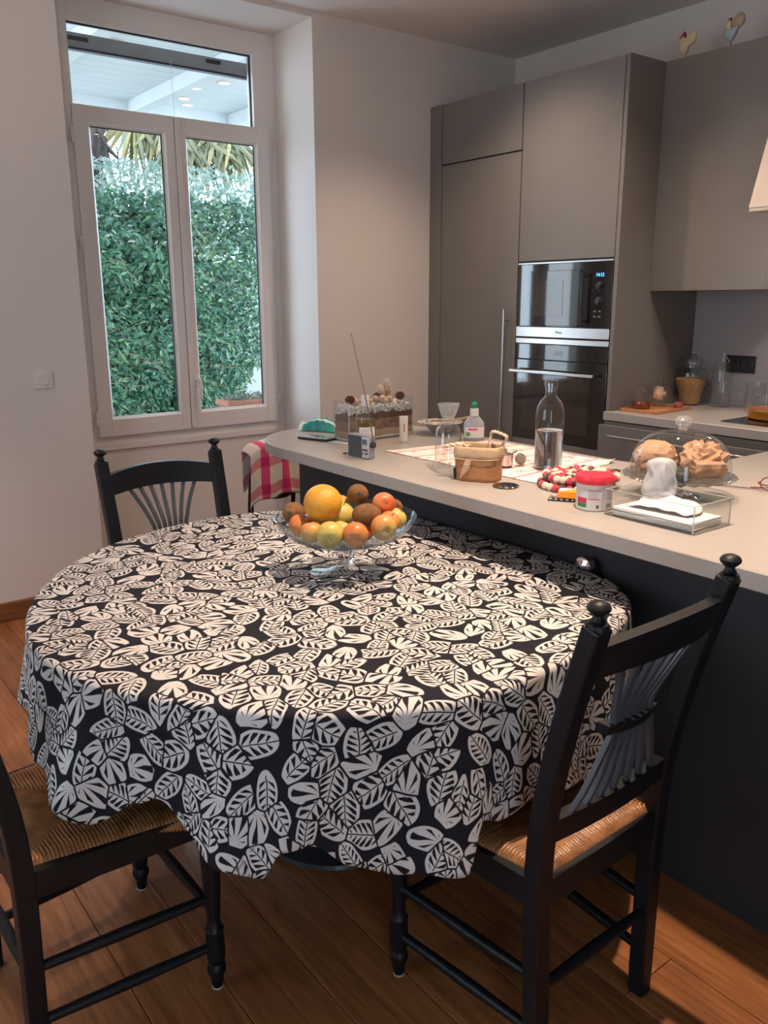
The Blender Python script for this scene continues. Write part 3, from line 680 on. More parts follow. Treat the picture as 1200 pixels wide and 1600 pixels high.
class NT_:   # tiny node-math helper
    def __init__(s, m): s.n, s.l = nodes_of(m)
    def m(s, op, a, b=None, c=None, clamp=False):
        nd = s.n.new('ShaderNodeMath'); nd.operation = op; nd.use_clamp = clamp
        for i, x in enumerate((a, b, c)):
            if x is None: continue
            if isinstance(x, (int, float)): nd.inputs[i].default_value = x
            else: s.l.new(x, nd.inputs[i])
        return nd.outputs[0]
    def step(s, x, e, wdt):   # 1 where x > e
        return s.m('DIVIDE', s.m('SUBTRACT', x, s.m('SUBTRACT', e, wdt/2)), wdt, clamp=True)
def leafcloth():
    m = bpy.data.materials.new('leaf_print_cotton'); m.use_nodes = True; h = NT_(m); n, l = h.n, h.l; b = n['Principled BSDF']
    uv = n.new('ShaderNodeUVMap'); uv.uv_map = 'UVMap'
    wn_ = n.new('ShaderNodeTexNoise'); wn_.inputs['Scale'].default_value = 9; l.new(uv.outputs[0], wn_.inputs['Vector'])
    sb = n.new('ShaderNodeVectorMath'); sb.operation = 'SUBTRACT'; sb.inputs[1].default_value = (.5, .5, .5); l.new(wn_.outputs['Color'], sb.inputs[0])
    sc = n.new('ShaderNodeVectorMath'); sc.operation = 'SCALE'; sc.inputs['Scale'].default_value = .022; l.new(sb.outputs[0], sc.inputs[0])
    ad = n.new('ShaderNodeVectorMath'); l.new(uv.outputs[0], ad.inputs[0]); l.new(sc.outputs[0], ad.inputs[1])
    SC = 18.3
    vs = []
    for feat in ('F1', 'DISTANCE_TO_EDGE'):
        v = n.new('ShaderNodeTexVoronoi'); v.voronoi_dimensions = '2D'; v.feature = feat; v.inputs['Scale'].default_value = SC; v.inputs['Randomness'].default_value = .88
        l.new(ad.outputs[0], v.inputs['Vector']); vs.append(v)
    # local frame of each cell
    ss = n.new('ShaderNodeVectorMath'); ss.operation = 'SUBTRACT'; l.new(ad.outputs[0], ss.inputs[0]); l.new(vs[0].outputs['Position'], ss.inputs[1])
    s2_ = n.new('ShaderNodeVectorMath'); s2_.operation = 'SCALE'; s2_.inputs['Scale'].default_value = SC; l.new(ss.outputs[0], s2_.inputs[0])
    sepc = n.new('ShaderNodeSeparateColor'); l.new(vs[0].outputs['Color'], sepc.inputs[0])
    ang = h.m('MULTIPLY', sepc.outputs[0], 2*pi)
    ro = n.new('ShaderNodeVectorRotate'); ro.rotation_type = 'Z_AXIS'; l.new(s2_.outputs[0], ro.inputs['Vector']); l.new(ang, ro.inputs['Angle'])
    sx = n.new('ShaderNodeSeparateXYZ'); l.new(ro.outputs[0], sx.inputs[0]); u, v_ = sx.outputs[0], sx.outputs[1]
    av = h.m('ABSOLUTE', v_)
    # leaf body: wide ellipse with pointed tip, cut by the cell edge
    ew = h.m('MULTIPLY_ADD', sepc.outputs[1], .22, .38)
    e1 = h.m('ADD', h.m('POWER', h.m('DIVIDE', h.m('ABSOLUTE', u), .80), 2.0), h.m('POWER', h.m('DIVIDE', av, ew), 2.0))
    body = h.step(h.m('SUBTRACT', 1.0, e1), 0.0, .10)
    edge = h.step(vs[1].outputs['Distance'], .035, .022)
    # veins: teardrop cuts, V shaped along the midrib (kind A) or fanned from the stalk (kind B)
    nv = h.m('MULTIPLY_ADD', sepc.outputs[2], 1.6, 3.0)
    sa = h.m('FRACT', h.m('MULTIPLY_ADD', h.m('SUBTRACT', u, h.m('MULTIPLY', av, .75)), nv, 10.37))
    wa = h.m('MULTIPLY_ADD', h.m('MINIMUM', av, .28), 1.15, .02)
    cutA = h.m('SUBTRACT', 1.0, h.step(h.m('SUBTRACT', h.m('ABSOLUTE', h.m('SUBTRACT', sa, .5)), wa), 0, .07))
    inA = h.step(av, .035, .02)
    outA = h.m('SUBTRACT', 1.0, h.step(e1, .62, .08))
    cutA = h.m('MULTIPLY', h.m('MULTIPLY', cutA, inA), outA)
    rib = h.m('SUBTRACT', 1.0, h.step(av, .022, .016)); ribm = h.m('MULTIPLY', rib, h.step(u, -.62, .05))
    cutA = h.m('MAXIMUM', cutA, ribm)
    at = h.m('ARCTAN2', v_, h.m('ADD', u, .5))
    sb_ = h.m('FRACT', h.m('MULTIPLY_ADD', at, 1.75, 10.5)); rad = h.m('SQRT', h.m('ADD', h.m('POWER', h.m('ADD', u, .5), 2.0), h.m('POWER', v_, 2.0)))
    wb2 = h.m('MULTIPLY', h.m('MINIMUM', rad, .7), .30)
    cutB = h.m('SUBTRACT', 1.0, h.step(h.m('SUBTRACT', h.m('ABSOLUTE', h.m('SUBTRACT', sb_, .5)), wb2), 0, .06))
    cutB = h.m('MULTIPLY', h.m('MULTIPLY', cutB, outA), h.step(rad, .1, .04))
    kind = h.step(h.m('FRACT', h.m('MULTIPLY', sepc.outputs[1], 7.31)), .62, .001)
    mx = n.new('ShaderNodeMix'); mx.data_type = 'FLOAT'; l.new(kind, mx.inputs[0]); l.new(cutA, mx.inputs[2]); l.new(cutB, mx.inputs[3])
    white = h.m('MULTIPLY', h.m('MULTIPLY', body, edge), h.m('SUBTRACT', 1.0, mx.outputs[0]))
    cm = n.new('ShaderNodeMix'); cm.data_type = 'RGBA'; l.new(white, cm.inputs[0]); cm.inputs[6].default_value = (.008, .008, .013, 1); cm.inputs[7].default_value = (.57, .54, .52, 1)
    l.new(cm.outputs[2], b.inputs['Base Color']); b.inputs['Roughness'].default_value = .85; b.inputs['Specular IOR Level'].default_value = .25
    
    we = n.new('ShaderNodeTexNoise'); we.inputs['Scale'].default_value = 900; l.new(uv.outputs[0], we.inputs['Vector'])
    bp = n.new('ShaderNodeBump'); bp.inputs['Strength'].default_value = .12; bp.inputs['Distance'].default_value = .002; l.new(we.outputs['Fac'], bp.inputs['Height']); l.new(bp.outputs['Normal'], b.inputs['Normal'])
    return m
M['leafcloth'] = leafcloth()
o = cl.build('tablecloth', M['leafcloth'], None, angle=180, uvf=lambda i, v: tab[i])
sol = o.modifiers.new('thickness', 'SOLIDIFY'); sol.thickness = .0012; sol.offset = 0
tag(o, 'black and white leaf-print tablecloth draped over the dining table', 'tablecloth')
# ------------------------------------------------------------------ chairs
M['spindle'] = mat('daylit_spindle_paint', (.06, .067, .08), .4, var=.15, scale=12)  # black chair paint with the blue daylight sheen put into its colour
M['rush'] = mat('woven_rush', (.36, .16, .055), .38, var=.2, scale=30, col2=(.20, .08, .025), spec=.7, bump=.2, bscale=120)
M['rush_edge'] = mat('worn_seat_rail', (.10, .085, .07), .5, var=.2, scale=20)
M['felt_pad'] = mat('felt_pad', (.45, .42, .38), .9)
SEAT_Z = .447
def post_path(sx):
    return smooth_path([(sx*.166, -.180, 0), (sx*.170, -.176, .2), (sx*.176, -.174, .42), (sx*.180, -.186, .58), (sx*.184, -.222, .76), (sx*.188, -.275, .95)], 5)
def post_at(sx, z):
    P = post_path(sx)
    for i in range(len(P)-1):
        if P[i].z <= z <= P[i+1].z:
            return P[i].lerp(P[i+1], (z-P[i].z)/(P[i+1].z-P[i].z))
    return P[-1]
FX, FY = .200, .180
def make_chair(label, loc, rz):
    t = thing('dining_chair', label, 'chair', loc, rz, 'black farmhouse dining chairs')
    for sx in (-1, 1):
        P = post_path(sx)
        mb = MB().tube(P, 0, sq=[((.038 if p.z > .03 else .034), (.034+.008*max(0, .5-abs(p.z-.4)))) for p in P], upv=(0, 1, 0))
        tp = P[-1]
        o = mb.build('back_post', M['chair'], t, smooth=False)
        bv = o.modifiers.new('bevel', 'BEVEL'); bv.width = .004; bv.segments = 2
        MB().lathe([(.018, -.006), (.0185, .001), (.017, .005), (.011, .007), (.0125, .010), (.009, .015), (.0085, .019), (.014, .023), (.0185, .028), (.019, .032), (.015, .038), (.007, .0415), (0, .042)], 20, tp).build('finial', M['chair'], t)
        MB().lathe([(.011, .003), (.013, .012), (.014, .03), (.019, .038), (.0205, .047), (.019, .055), (.0145, .062), (.019, .072), (.021, .09), (.0195, .125), (.018, .14), (.0205, .147), (.0145, .156), (.014, .175), (.018, .24), (.0205, .32), (.0205, .345), (.016, .352), (.015, .358), (.0195, .366), (.0195, .434), (.016, .438), (0, .439)], 22, (sx*FX, FY, 0)).build('leg', M['chair'], t)
        MB().lathe([(.0125, 0), (.0125, .003)], 16, (sx*FX, FY, 0)).build('foot_pad', M['felt_pad'], t)
        for z in (.105, .225):
            p0 = post_at(sx, z); mid = Vector(((p0.x+sx*FX)/2, (p0.y+FY)/2, z))
            MB().tube([p0+Vector((0, .012, 0)), mid, (sx*FX, FY-.01, z)], [.010, .0125, .010], 12).build('stretcher', M['chair'], t)
        # side seat rail
        p0 = post_at(sx, .407)
        MB().tube([p0+Vector((0, .01, 0)), (sx*FX, FY-.01, .407)], 0, sq=(.020, .055)).build('seat_rail', M['chair'], t, smooth=False)
    a, b = post_at(-1, .20), post_at(1, .20); MB().tube([a, (a+b)/2, b], [.009, .0125, .009], 12).build('stretcher', M['chair'], t)
    MB().tube([(-FX, FY, .19), (0, FY, .19), (FX, FY, .19)], [.009, .0125, .009], 12).build('stretcher', M['chair'], t)
    # shaped front and back seat rails
    MB().tube([(-FX, FY, .410), (FX, FY, .410)], 0, sq=(.022, .05)).build('seat_rail', M['chair'], t, smooth=False)
    a, b = post_at(-1, .407), post_at(1, .407)
    q = MB().tube([a, b], 0, sq=(.024, .055)); q.build('seat_rail', M['chair'], t, smooth=False)
    # rush seat : strands wrapped over the rails in four triangular fields
    yb, yf = -.166, .198; wb_, wf = .156, .212
    cxy = Vector((0, .018)); cz = SEAT_Z-.012
    st = MB()
    cor = [Vector((-wb_, yb)), Vector((wb_, yb)), Vector((wf, yf)), Vector((-wf, yf))]
    for e in range(4):
        A, B = cor[e], cor[(e+1) % 4]; ln = (B-A).length; nst = int(ln/.0072); nrm = Vector(((B-A).y, -(B-A).x)).normalized()
        for k_ in range(nst):
            u0_, u1_ = k_/nst, (k_+1)/nst; um = (u0_+u1_)/2
            P0 = A.lerp(B, um)
            # inner end: on the seam from the corner to the centre
            q_ = um*2 if um < .5 else (1-um)*2
            seam = (A if um < .5 else B).lerp(cxy, q_)
            path = [(P0+nrm*.006, .410), (P0+nrm*.010, .427), (P0+nrm*.004, .4415), (P0.lerp(seam, .18), SEAT_Z+.001), (P0.lerp(seam, .6), cz+.012*(1-q_*.6)), (seam, cz+.010*(1-q_*.5))]
            w_ = ln/nst/2
            tdir = (B-A).normalized(); wob = .0005*sin(k_*2.7)
            vs = []
            for (pp, z) in path:
                for (o_, dz) in ((-w_, -.0034), (0, .0014+wob), (w_, -.0034)):
                    vs.append((pp.x+tdir.x*o_*(1), pp.y+tdir.y*o_, z+dz))
            fs = []
            for i in range(len(path)-1):
                for j in range(2): fs.append((i*3+j, i*3+j+1, (i+1)*3+j+1, (i+1)*3+j))
            st.add(vs, fs)
    st.build('rush_seat', M['rush'], t, angle=180, kind='stuff')
    MB().prism([(-wb_+.004, yb+.004), (wb_-.004, yb+.004), (wf-.004, yf-.004), (-wf+.004, yf-.004)], .414, .426).build('seat_base', M['rush'], t, smooth=False)
    # crest rail (arched), lower rail, small middle rail
    def crest(z0, z1, ar0, ar1, th, bow, name, half=None, xs=14):
        mb = MB()
        for i in range(xs+1):
            u_ = -1+2*i/xs
            if half: x = half*u_; pz = (z0+z1)/2; pl = post_at(-1, pz); y = pl.y-bow*(1-u_*u_); yt = post_at(-1, z1).y-bow*(1-u_*u_); yl = post_at(-1, z0).y-bow*(1-u_*u_)
            else:
                hx = abs(post_at(1, (z0+z1)/2).x)-.012; x = hx*u_; yt = post_at(-1, min(z1, .949)).y-bow*(1-u_*u_); yl = post_at(-1, z0).y-bow*(1-u_*u_)
            c_ = (1-u_*u_)
            for (yy, zz) in ((yl-th/2, z0+ar0*c_), (yl+th/2, z0+ar0*c_), (yt+th/2, z1+ar1*c_), (yt-th/2, z1+ar1*c_)): mb.v.append((x, yy, zz))
        for i in range(xs):
            for k_ in range(4): mb.f.append((i*4+k_, i*4+(k_+1) % 4, (i+1)*4+(k_+1) % 4, (i+1)*4+k_)); mb.mi.append(0)
        mb.f.append((3, 2, 1, 0)); mb.f.append(tuple(xs*4+k_ for k_ in range(4))); mb.mi += [0, 0]
        o = mb.build(name, M['chair'], t, angle=30); return o
    crest(.850, .910, .012, .020, .024, .034, 'top_rail')
    crest(.703, .721, 0, 0, .026, .012, 'middle_rail', half=.070)
    crest(.515, .562, .0, .0, .024, .010, 'lower_rail')
    for i in range(7):
        u_ = (i-3)/3
        yT = post_at(1, .87).y-.034*(1-(u_*.62)**2); yM = post_at(1, .712).y-.012; yL = post_at(1, .54).y-.010
        pts = smooth_path([(u_*.050, yM, .713), (u_*.056, yM-.001, .745), (u_*.080, (yM+yT)/2+.002, .805), (u_*.118, yT, .876)], 4)
        MB().tube(pts, 0, sq=(.010, .010), upv=(1, 0, 0)).build('spindle', M['spindle'], t, smooth=False)
        pts = smooth_path([(u_*.122, yL, .555), (u_*.098, yL+(yM-yL)*.35, .597), (u_*.074, yL+(yM-yL)*.7, .655), (u_*.050, yM, .713)], 4)
        MB().tube(pts, 0, sq=(.010, .010), upv=(1, 0, 0)).build('spindle', M['spindle'], t, smooth=False)
    return t
make_chair('black rush-seat chair in front of the dark island, backrest towards the viewer', (1.158, 1.030, 0), R(1.5))
def copy_chair(src, label, loc, rz):
    c = copy_tree(src); c.location = loc; c.rotation_euler = (0, 0, rz); c['label'] = label; return c
src = bpy.data.objects['dining_chair']
copy_chair(src, 'black rush-seat chair at the left edge, its woven seat under the cloth', (.437, 1.610, 0), R(-90+1.5))
copy_chair(src, 'black fan-back chair on the far side of the table below the window', (1.022, 2.265, 0), R(180-2))

# chair/stool with checked towel beside the island end
t = thing('folding_chair', 'dark metal and wood chair under a pink checked towel by the rounded island end', 'chair', (1.905, 3.33, 0), R(8))
M['darkwood'] = mat('dark_wood', (.05, .025, .015), .45, var=.2, stretch=(1, 10, 10))
M['bronze'] = mat('dark_metal_tube', (.05, .03, .022), .35, metal=.6)
for sx in (-1, 1):
    MB().tube(smooth_path([(sx*.13, .02, 0), (sx*.13, .04, .45), (sx*.135, .0, .70), (sx*.12, -.01, .80)], 4), .007, 10).build('back_leg', M['bronze'], t)
    MB().tube([(sx*.15, -.30, 0), (sx*.148, -.10, .44)], .007, 10).build('leg', M['bronze'], t)
    MB().tube([(sx*.117, .045, .2), (sx*.117, .03, .52), (sx*.117, .005, .68)], .006, 8).build('brace', M['bronze'], t)
MB().prism([(-.16, -.30), (.16, -.30), (.17, -.1), (.15, .05), (-.15, .05), (-.17, -.1)], .445, .462, c=.004).build('seat', M['darkwood'], t)
q = MB()
q.grid(lambda u_, v_: (-.128+.256*u_, -.012-.03*sin(pi*u_), .565+.24*v_-.018*sin(pi*u_)*(1-v_)), 17, 3)
o = q.build('backrest', M['darkwood'], t); o.modifiers.new('thickness', 'SOLIDIFY').thickness = .012
def checks():
    m = bpy.data.materials.new('pink_check_cotton'); m.use_nodes = True; h = NT_(m); n, l = h.n, h.l; b = n['Principled BSDF']
    uv = n.new('ShaderNodeUVMap'); uv.uv_map = 'UVMap'; sp = n.new('ShaderNodeSeparateXYZ'); l.new(uv.outputs[0], sp.inputs[0])
    def band(x, per, wd, off): return h.m('SUBTRACT', 1.0, h.step(h.m('FRACT', h.m('MULTIPLY_ADD', x, 1/per, off)), wd, .03))
    bx = band(sp.outputs[0], .105, .36, .12); by = band(sp.outputs[1], .125, .36, .82)
    s1_ = h.m('MULTIPLY', bx, .78); s2_ = h.m('MULTIPLY', by, .42); tot = h.m('ADD', s1_, s2_, clamp=True)
    r = n.new('ShaderNodeValToRGB'); e = r.color_ramp.elements; e[0].position = 0; e[0].color = (.66, .55, .45, 1); e[1].position = 1; e[1].color = (.52, .012, .10, 1)
    x = e.new(.42); x.color = (.60, .20, .20, 1); x = e.new(.8); x.color = (.62, .05, .14, 1)
    l.new(tot, r.inputs['Fac']); l.new(r.outputs['Color'], b.inputs['Base Color']); b.inputs['Roughness'].default_value = .9
    nz = n.new('ShaderNodeTexNoise'); nz.inputs['Scale'].default_value = 30; l.new(uv.outputs[0], nz.inputs['Vector']); bp = n.new('ShaderNodeBump'); bp.inputs['Strength'].default_value = .4; bp.inputs['Distance'].default_value = .01
    l.new(nz.outputs['Fac'], bp.inputs['Height']); l.new(bp.outputs['Normal'], b.inputs['Normal']); return m
tw = MB(); tuv = []
NU, NV = 60, 50
for j in range(NV):
    for i in range(NU):
        u_ = i/(NU-1)*2-1; v_ = j/(NV-1)   # v: 0 front hem -> .55 top -> 1 back hem
        x = .165*u_; crown = .812-.028*u_*u_ - (.03*max(0, abs(u_)-.8)*5*.6)
        s_ = v_*.46
        if s_ < .24: z = crown-(.24-s_)-.02*max(0, u_-.55)*2; y = -.030-.028*(1-u_*u_)-.006-.012*(1-s_/.24)*(.6+.4*sin(u_*9))-.006*sin(u_*14+s_*12)*(1-s_/.24)
        else:
            q_ = min(1, (s_-.24)/.03); a = q_*pi/2; z = crown+.012*sin(min(pi, (s_-.24)/.03*pi/2*1.2))-max(0, s_-.28); y = -.058*(1-q_)+.03*q_+(.028*u_*u_)*(1-q_)
        z += .006*sin(u_*7+1)*(1-v_)
        tw.v.append((x*(1+.06*(1-min(1, s_/.24))), y, z)); tuv.append((x, s_))
for j in range(NV-1):
    for i in range(NU-1): tw.f.append((j*NU+i, j*NU+i+1, (j+1)*NU+i+1, (j+1)*NU+i)); tw.mi.append(0)
o = tw.build('checked_towel', checks(), None, angle=180, uvf=lambda i, v: tuv[i], loc=(1.905, 3.33, 0)); o.rotation_euler = (0, 0, R(8))
o.modifiers.new('thickness', 'SOLIDIFY').thickness = .002
tag(o, 'pink and cream checked tea towel hung over a chair back', 'towel')

# ------------------------------------------------------------------ fruit bowl
BX, BY = 1.16, 1.685
t = thing('footed_fruit_bowl', 'clear glass footed bowl piled with fruit on the leaf-print cloth', 'bowl', (BX, BY, .7562))
M['bowlglass'] = thin_glass('bowl_glass', (.94, .965, .98), base=.045, strength=.9)
MB().lathe([(.088, .0), (.092, .003), (.086, .007), (.045, .013), (.022, .021), (.017, .03)], 56).build('foot', M['bowlglass'], t)
MB().lathe([(.016, .028), (.015, .036), (.019, .041), (.019, .058), (.015, .063), (.0165, .072), (.03, .078)], 40, flute=.10, nfl=16).build('stem', M['cryst'], t)
MB().lathe([(.012, .078), (.05, .0795), (.10, .0865), (.145, .104), (.170, .130), (.178, .145), (.180, .150), (.177, .1515), (.168, .134), (.143, .107), (.098, .0895), (.05, .0825), (.0001, .081)], 72, caps=False).build('dish', M['bowlglass'], t)
def fruit_mat(name, c1, c2, bump=.05, bs=120, rough=.38, sc=14):
    return mat(name, c1, rough, col2=c2, scale=sc, bump=bump, bscale=bs, sss=.12)
FM = {'grapefruit': fruit_mat('grapefruit_peel', (.66, .33, .03), (.60, .26, .02), .25, 220), 'kiwi': mat('kiwi_skin', (.21, .095, .03), .75, col2=(.14, .06, .018), scale=60, bump=.4, bscale=260),
      'red': fruit_mat('apple_red_skin', (.50, .09, .035), (.56, .22, .07)), 'yellow': fruit_mat('apple_yellow_skin', (.55, .43, .11), (.50, .36, .09)), 'orange': fruit_mat('apple_orange_skin', (.55, .22, .055), (.50, .13, .035)), 'mixed': fruit_mat('apple_blush_skin', (.55, .38, .10), (.52, .17, .05), sc=9)}
def apple(name, label, kind, c, r, tilt, grp):
    t = thing(name, label, name if name != 'clementine' else 'fruit', c, 0, grp)
    def sh(v):
        d = hypot(v.x, v.y)/r; z = v.z
        k_ = exp(-(d/.26)**2)
        z -= (.20 if z > 0 else -.13)*r*k_
        s_ = 1.0+.05*(z/r); return Vector((v.x*s_, v.y*s_, z*.93))
    MM = Euler(tilt).to_matrix().to_4x4()
    MB().ball((0, 0, 0), r, 28, 20, M=MM, f=sh).build('flesh', FM[kind], t, angle=180)
    MB().tube([MM @ Vector(p) for p in ((0, 0, r*.66), (r*.04, 0, r*.85), (r*.12, .0, r*1.02))], [.0009, .0009, .0013], 6).build('stalk', M['darkwood'], t)
    q = MB()
    for k_ in range(5): q.add([MM @ Vector(p) for p in ((r*.02*cos(k_*1.256), r*.02*sin(k_*1.256), -r*.80), (r*.15*cos(k_*1.256+.3), r*.15*sin(k_*1.256+.3), -r*.845), (r*.15*cos(k_*1.256-.3), r*.15*sin(k_*1.256-.3), -r*.845), (r*.08*cos(k_*1.256), r*.08*sin(k_*1.256), -r*.90))], [(0, 1, 3), (0, 3, 2), (1, 0, 2)])
    q.build('calyx', M['darkwood'], t, smooth=False)
def ovoid(name, label, kind, c, r, tilt, grp, el=1.22):
    t = thing(name, label, name if name != 'kiwi' else 'kiwi fruit', c, 0, grp)
    MM = Euler(tilt).to_matrix().to_4x4()
    MB().ball((0, 0, 0), r, 28, 18, sx=.95, sy=.95, sz=el, M=MM).build('skin', FM[kind], t, angle=180)
    MB().lathe([(r*.02, r*el*1.0), (r*.12, r*el*1.005), (r*.17, r*el*.975), (r*.20, r*el*.985), (r*.23, r*el*.955)], 14, M=MM, caps=False).build('tip', M['darkwood'], t)
toC = (R(98), 0, R(-35))   # blossom end facing the camera
G = 'fruit in the glass bowl'
t = thing('grapefruit', 'large yellow-orange grapefruit on top of the fruit pile', 'grapefruit', (1.093, 1.684, .949), 0, G)
MB().ball((0, 0, 0), .0475, 36, 24, sz=.97).build('peel', FM['grapefruit'], t, angle=180)
MB().lathe([(.0001, .0463), (.003, .0465), (.0035, .0455)], 10, M=Euler((.5, .9, 0)).to_matrix().to_4x4(), caps=False).build('navel', M['darkwood'], t)
ovoid('kiwi', 'brown kiwi at the very top, its button end facing us', 'kiwi', (1.212, 1.703, .950), 0.0289, (R(75), 0, R(-30)), G, 1.05)
ovoid('kiwi', 'brown kiwi lying sideways in the middle, right of the grapefruit', 'kiwi', (1.181, 1.622, .917), 0.0305, (R(90), 0, R(60)), G)
ovoid('kiwi', 'brown kiwi at the far left side, behind the orange apple', 'kiwi', (1.066, 1.778, .908), 0.0305, (R(70), R(40), R(-60)), G, 1.2)
ovoid('kiwi', 'dark kiwi mostly hidden at the right behind the red apple', 'kiwi', (1.296, 1.665, .908), 0.0262, (R(60), R(-20), 0), G, 1.15)
apple('apple', 'red apple high on the right side of the pile, stalk hollow facing us', 'red', (1.247, 1.640, .931), 0.0305, (R(70), 0, R(-25)), G)
apple('apple', 'pale yellow apple between the grapefruit and the kiwis', 'yellow', (1.151, 1.693, .908), 0.0353, (R(10), R(12), 0), G)
apple('apple', 'small orange apple at the far left above the rim', 'orange', (1.049, 1.722, .890), 0.0294, (R(20), R(20), 0), G)
apple('apple', 'dull orange-yellow apple second from the left in the front row', 'mixed', (1.046, 1.666, .886), 0.0284, (R(-20), 0, 0), G)
apple('apple', 'green-yellow apple at the front centre with its dark calyx showing', 'yellow', (1.067, 1.616, .888), 0.0326, toC, G)
apple('apple', 'orange-red apple at the front, right of the green-yellow one', 'orange', (1.115, 1.578, .888), 0.0310, toC, G)
apple('apple', 'yellow apple with a red blush at the front right, calyx outward', 'mixed', (1.190, 1.566, .896), 0.0326, (R(95), R(20), R(-20)), G)
apple('apple', 'orange apple squeezed behind the blushed apple at the right', 'orange', (1.232, 1.598, .896), 0.0278, (R(30), 0, 0), G)
apple('apple', 'pale yellow apple at the right end of the pile', 'yellow', (1.268, 1.618, .895), 0.0284, (R(20), R(30), 0), G)
apple('apple', 'yellowish apple peeping out behind the topmost kiwi', 'mixed', (1.184, 1.748, .918), 0.0289, (0, 0, 0), G)
apple('apple', 'small yellow apple low in the gap between two front apples', 'yellow', (1.118, 1.640, .884), 0.0257, (0, R(30), 0), G)
apple('apple', 'dark red apple deep in the pile under the sideways kiwi', 'red', (1.172, 1.628, .874), 0.0268, (0, 0, 0), G)
apple('apple', 'red and yellow apple on the bottom, behind the grapefruit', 'mixed', (1.115, 1.742, .884), 0.0300, (0, 0, 0), G)
# ------------------------------------------------------------------ things on the island
ZT = .9202
# terrarium: glass tank with sand layers, shells, cones
tz = thing('glass_tank', 'rectangular glass tank of layered sand topped with shells and pine cones', 'tank', (1.915, 2.575, ZT), R(3))
TL, TW_, TH = .160, .046, .150
gb = MB(); g = .003
for (a, b) in (((-TL, -TW_, .0), (TL, -TW_+g, TH)), ((-TL, TW_-g, 0), (TL, TW_, TH)), ((-TL, -TW_+g, 0), (-TL+g, TW_-g, TH)), ((TL-g, -TW_+g, 0), (TL, TW_-g, TH)), ((-TL+g, -TW_+g, 0), (TL-g, TW_-g, g))): gb.box(*a, *b)
gb.build('glass_walls', M['glass'], tz, smooth=False)
e_ = MB()
for sx in (-1, 1):
    for sy in (-1, 1): e_.box(sx*TL-.001, sy*TW_-.001, 0, sx*TL+.001, sy*TW_+.001, TH)
e_.build('edges', mat('glass_edge', (.55, .58, .58), .2), tz, smooth=False)
def layer(name, z0, z1, m, x0=-TL+g+.001, x1=TL-g-.001, amp=.004, sd=0):
    f1 = lambda x: z1+amp*noise.noise(Vector((x*14, sd, 0))); f0 = (lambda x: z0) if z0 <= g+.002 else (lambda x: z0+amp*noise.noise(Vector((x*14, sd-1, 0))))
    mb = MB(); N = 24; hw = TW_-g-.001
    for i in range(N+1):
        x = x0+(x1-x0)*i/N
        mb.v += [(x, -hw, f0(x)), (x, -hw, f1(x)), (x, hw, f1(x)), (x, hw, f0(x))]
    for i in range(N):
        for k_ in range(4): mb.f.append((i*4+k_, i*4+(k_+1) % 4, (i+1)*4+(k_+1) % 4, (i+1)*4+k_)); mb.mi.append(0)
    mb.f += [(3, 2, 1, 0), tuple(N*4+k_ for k_ in range(4))]; mb.mi += [0, 0]
    return mb.build(name, m, tz, smooth=False)
layer('white_sand', g+.001, .012, mat('white_sand', (.75, .70, .64), .9, bump=.3, bscale=400), sd=0)
layer('sand', .0125, .038, mat('pale_sand', (.45, .31, .21), .95, bump=.3, bscale=300), sd=1)
layer('sand', .0385, .078, mat('brown_sand', (.26, .15, .095), .95, var=.2, scale=60, bump=.3, bscale=300), sd=2, amp=.008)
layer('sand', .0785, .098, mat('dark_sand', (.15, .085, .06), .95, var=.2, scale=60, bump=.3, bscale=300), sd=3)
mb = MB(); r5 = random.Random(11)
for i in range(330):
    x = r5.uniform(-TL+.008, TL-.008); y = r5.choice((-1, 1))*r5.uniform(.02, TW_-.010) if r5.random() < .7 else r5.uniform(-.035, .035); z = .097+r5.random()*.036
    mb.ball((x, y, z), r5.uniform(.004, .007), 6, 4, sz=r5.uniform(.6, 1))
mb.build('white_gravel', mat('white_shell_grit', (.90, .86, .80), .7, var=.15, scale=90), tz, kind='stuff')
SH = mat('seashell', (.62, .45, .33), .5, var=.25, scale=60, bump=.4, bscale=90)
CONE = mat('pine_cone', (.16, .055, .03), .7, var=.3, scale=60, bump=.4)
for i, (x, y, r_) in enumerate([(-.095, -.005, .017), (-.065, .01, .012), (-.04, -.01, .020), (.03, -.012, .019), (.055, -.014, .016), (.075, .004, .014), (.012, .008, .017)]):
    q = MB()
    for k_ in range(26):   # little spiral shell
        u_ = k_/26; a = u_*4*pi; rr = r_*(1-u_*.85); q.ball((rr*.55*cos(a), rr*.55*sin(a), r_*1.0*u_), rr*.62, 8, 6)
    q.xf(Matrix.Translation((x, y, .137+r_*.3)) @ Euler((r5.uniform(-1, 1), r5.uniform(-1, 1), 0)).to_matrix().to_4x4())
    tag(q.build('seashell', SH, None, loc=tuple(tz.location)), ['small buff seashell near the left pine cone in the tank', 'tiny seashell in front of the orange-buff shell', 'orange-buff shell left of the bottle neck', 'ribbed shell right of the bottle in the tank', 'curled shell at the middle of the tank top', 'pale shell beside the right-hand pine cone', 'half hidden shell behind the ribbed shell'][i], 'shell', 'seashells in the glass tank')
for i, (x, y) in enumerate([(-.122, -.012), (.118, -.008), (.028, .016)]):
    q = MB()
    for ring in range(6):
        rr = .014*sin(pi*(ring+.9)/7)+.002
        for k_ in range(8):
            a = k_*pi/4+ring*.4; q.ball((rr*cos(a), rr*sin(a), .144+ring*.005), .0042, 6, 4, sz=.7)
    q.ball((0, 0, .156), .011, 8, 6, sz=1.3)
    tag(q.build('pine_cone', CONE, None, loc=(tz.location.x+x, tz.location.y+y, tz.location.z-.004)), ['small brown pine cone at the left end of the glass tank', 'small brown pine cone at the right end of the glass tank', 'small pine cone in the middle, under the white feather'][i], 'pine cone', 'pine cones on the glass tank')
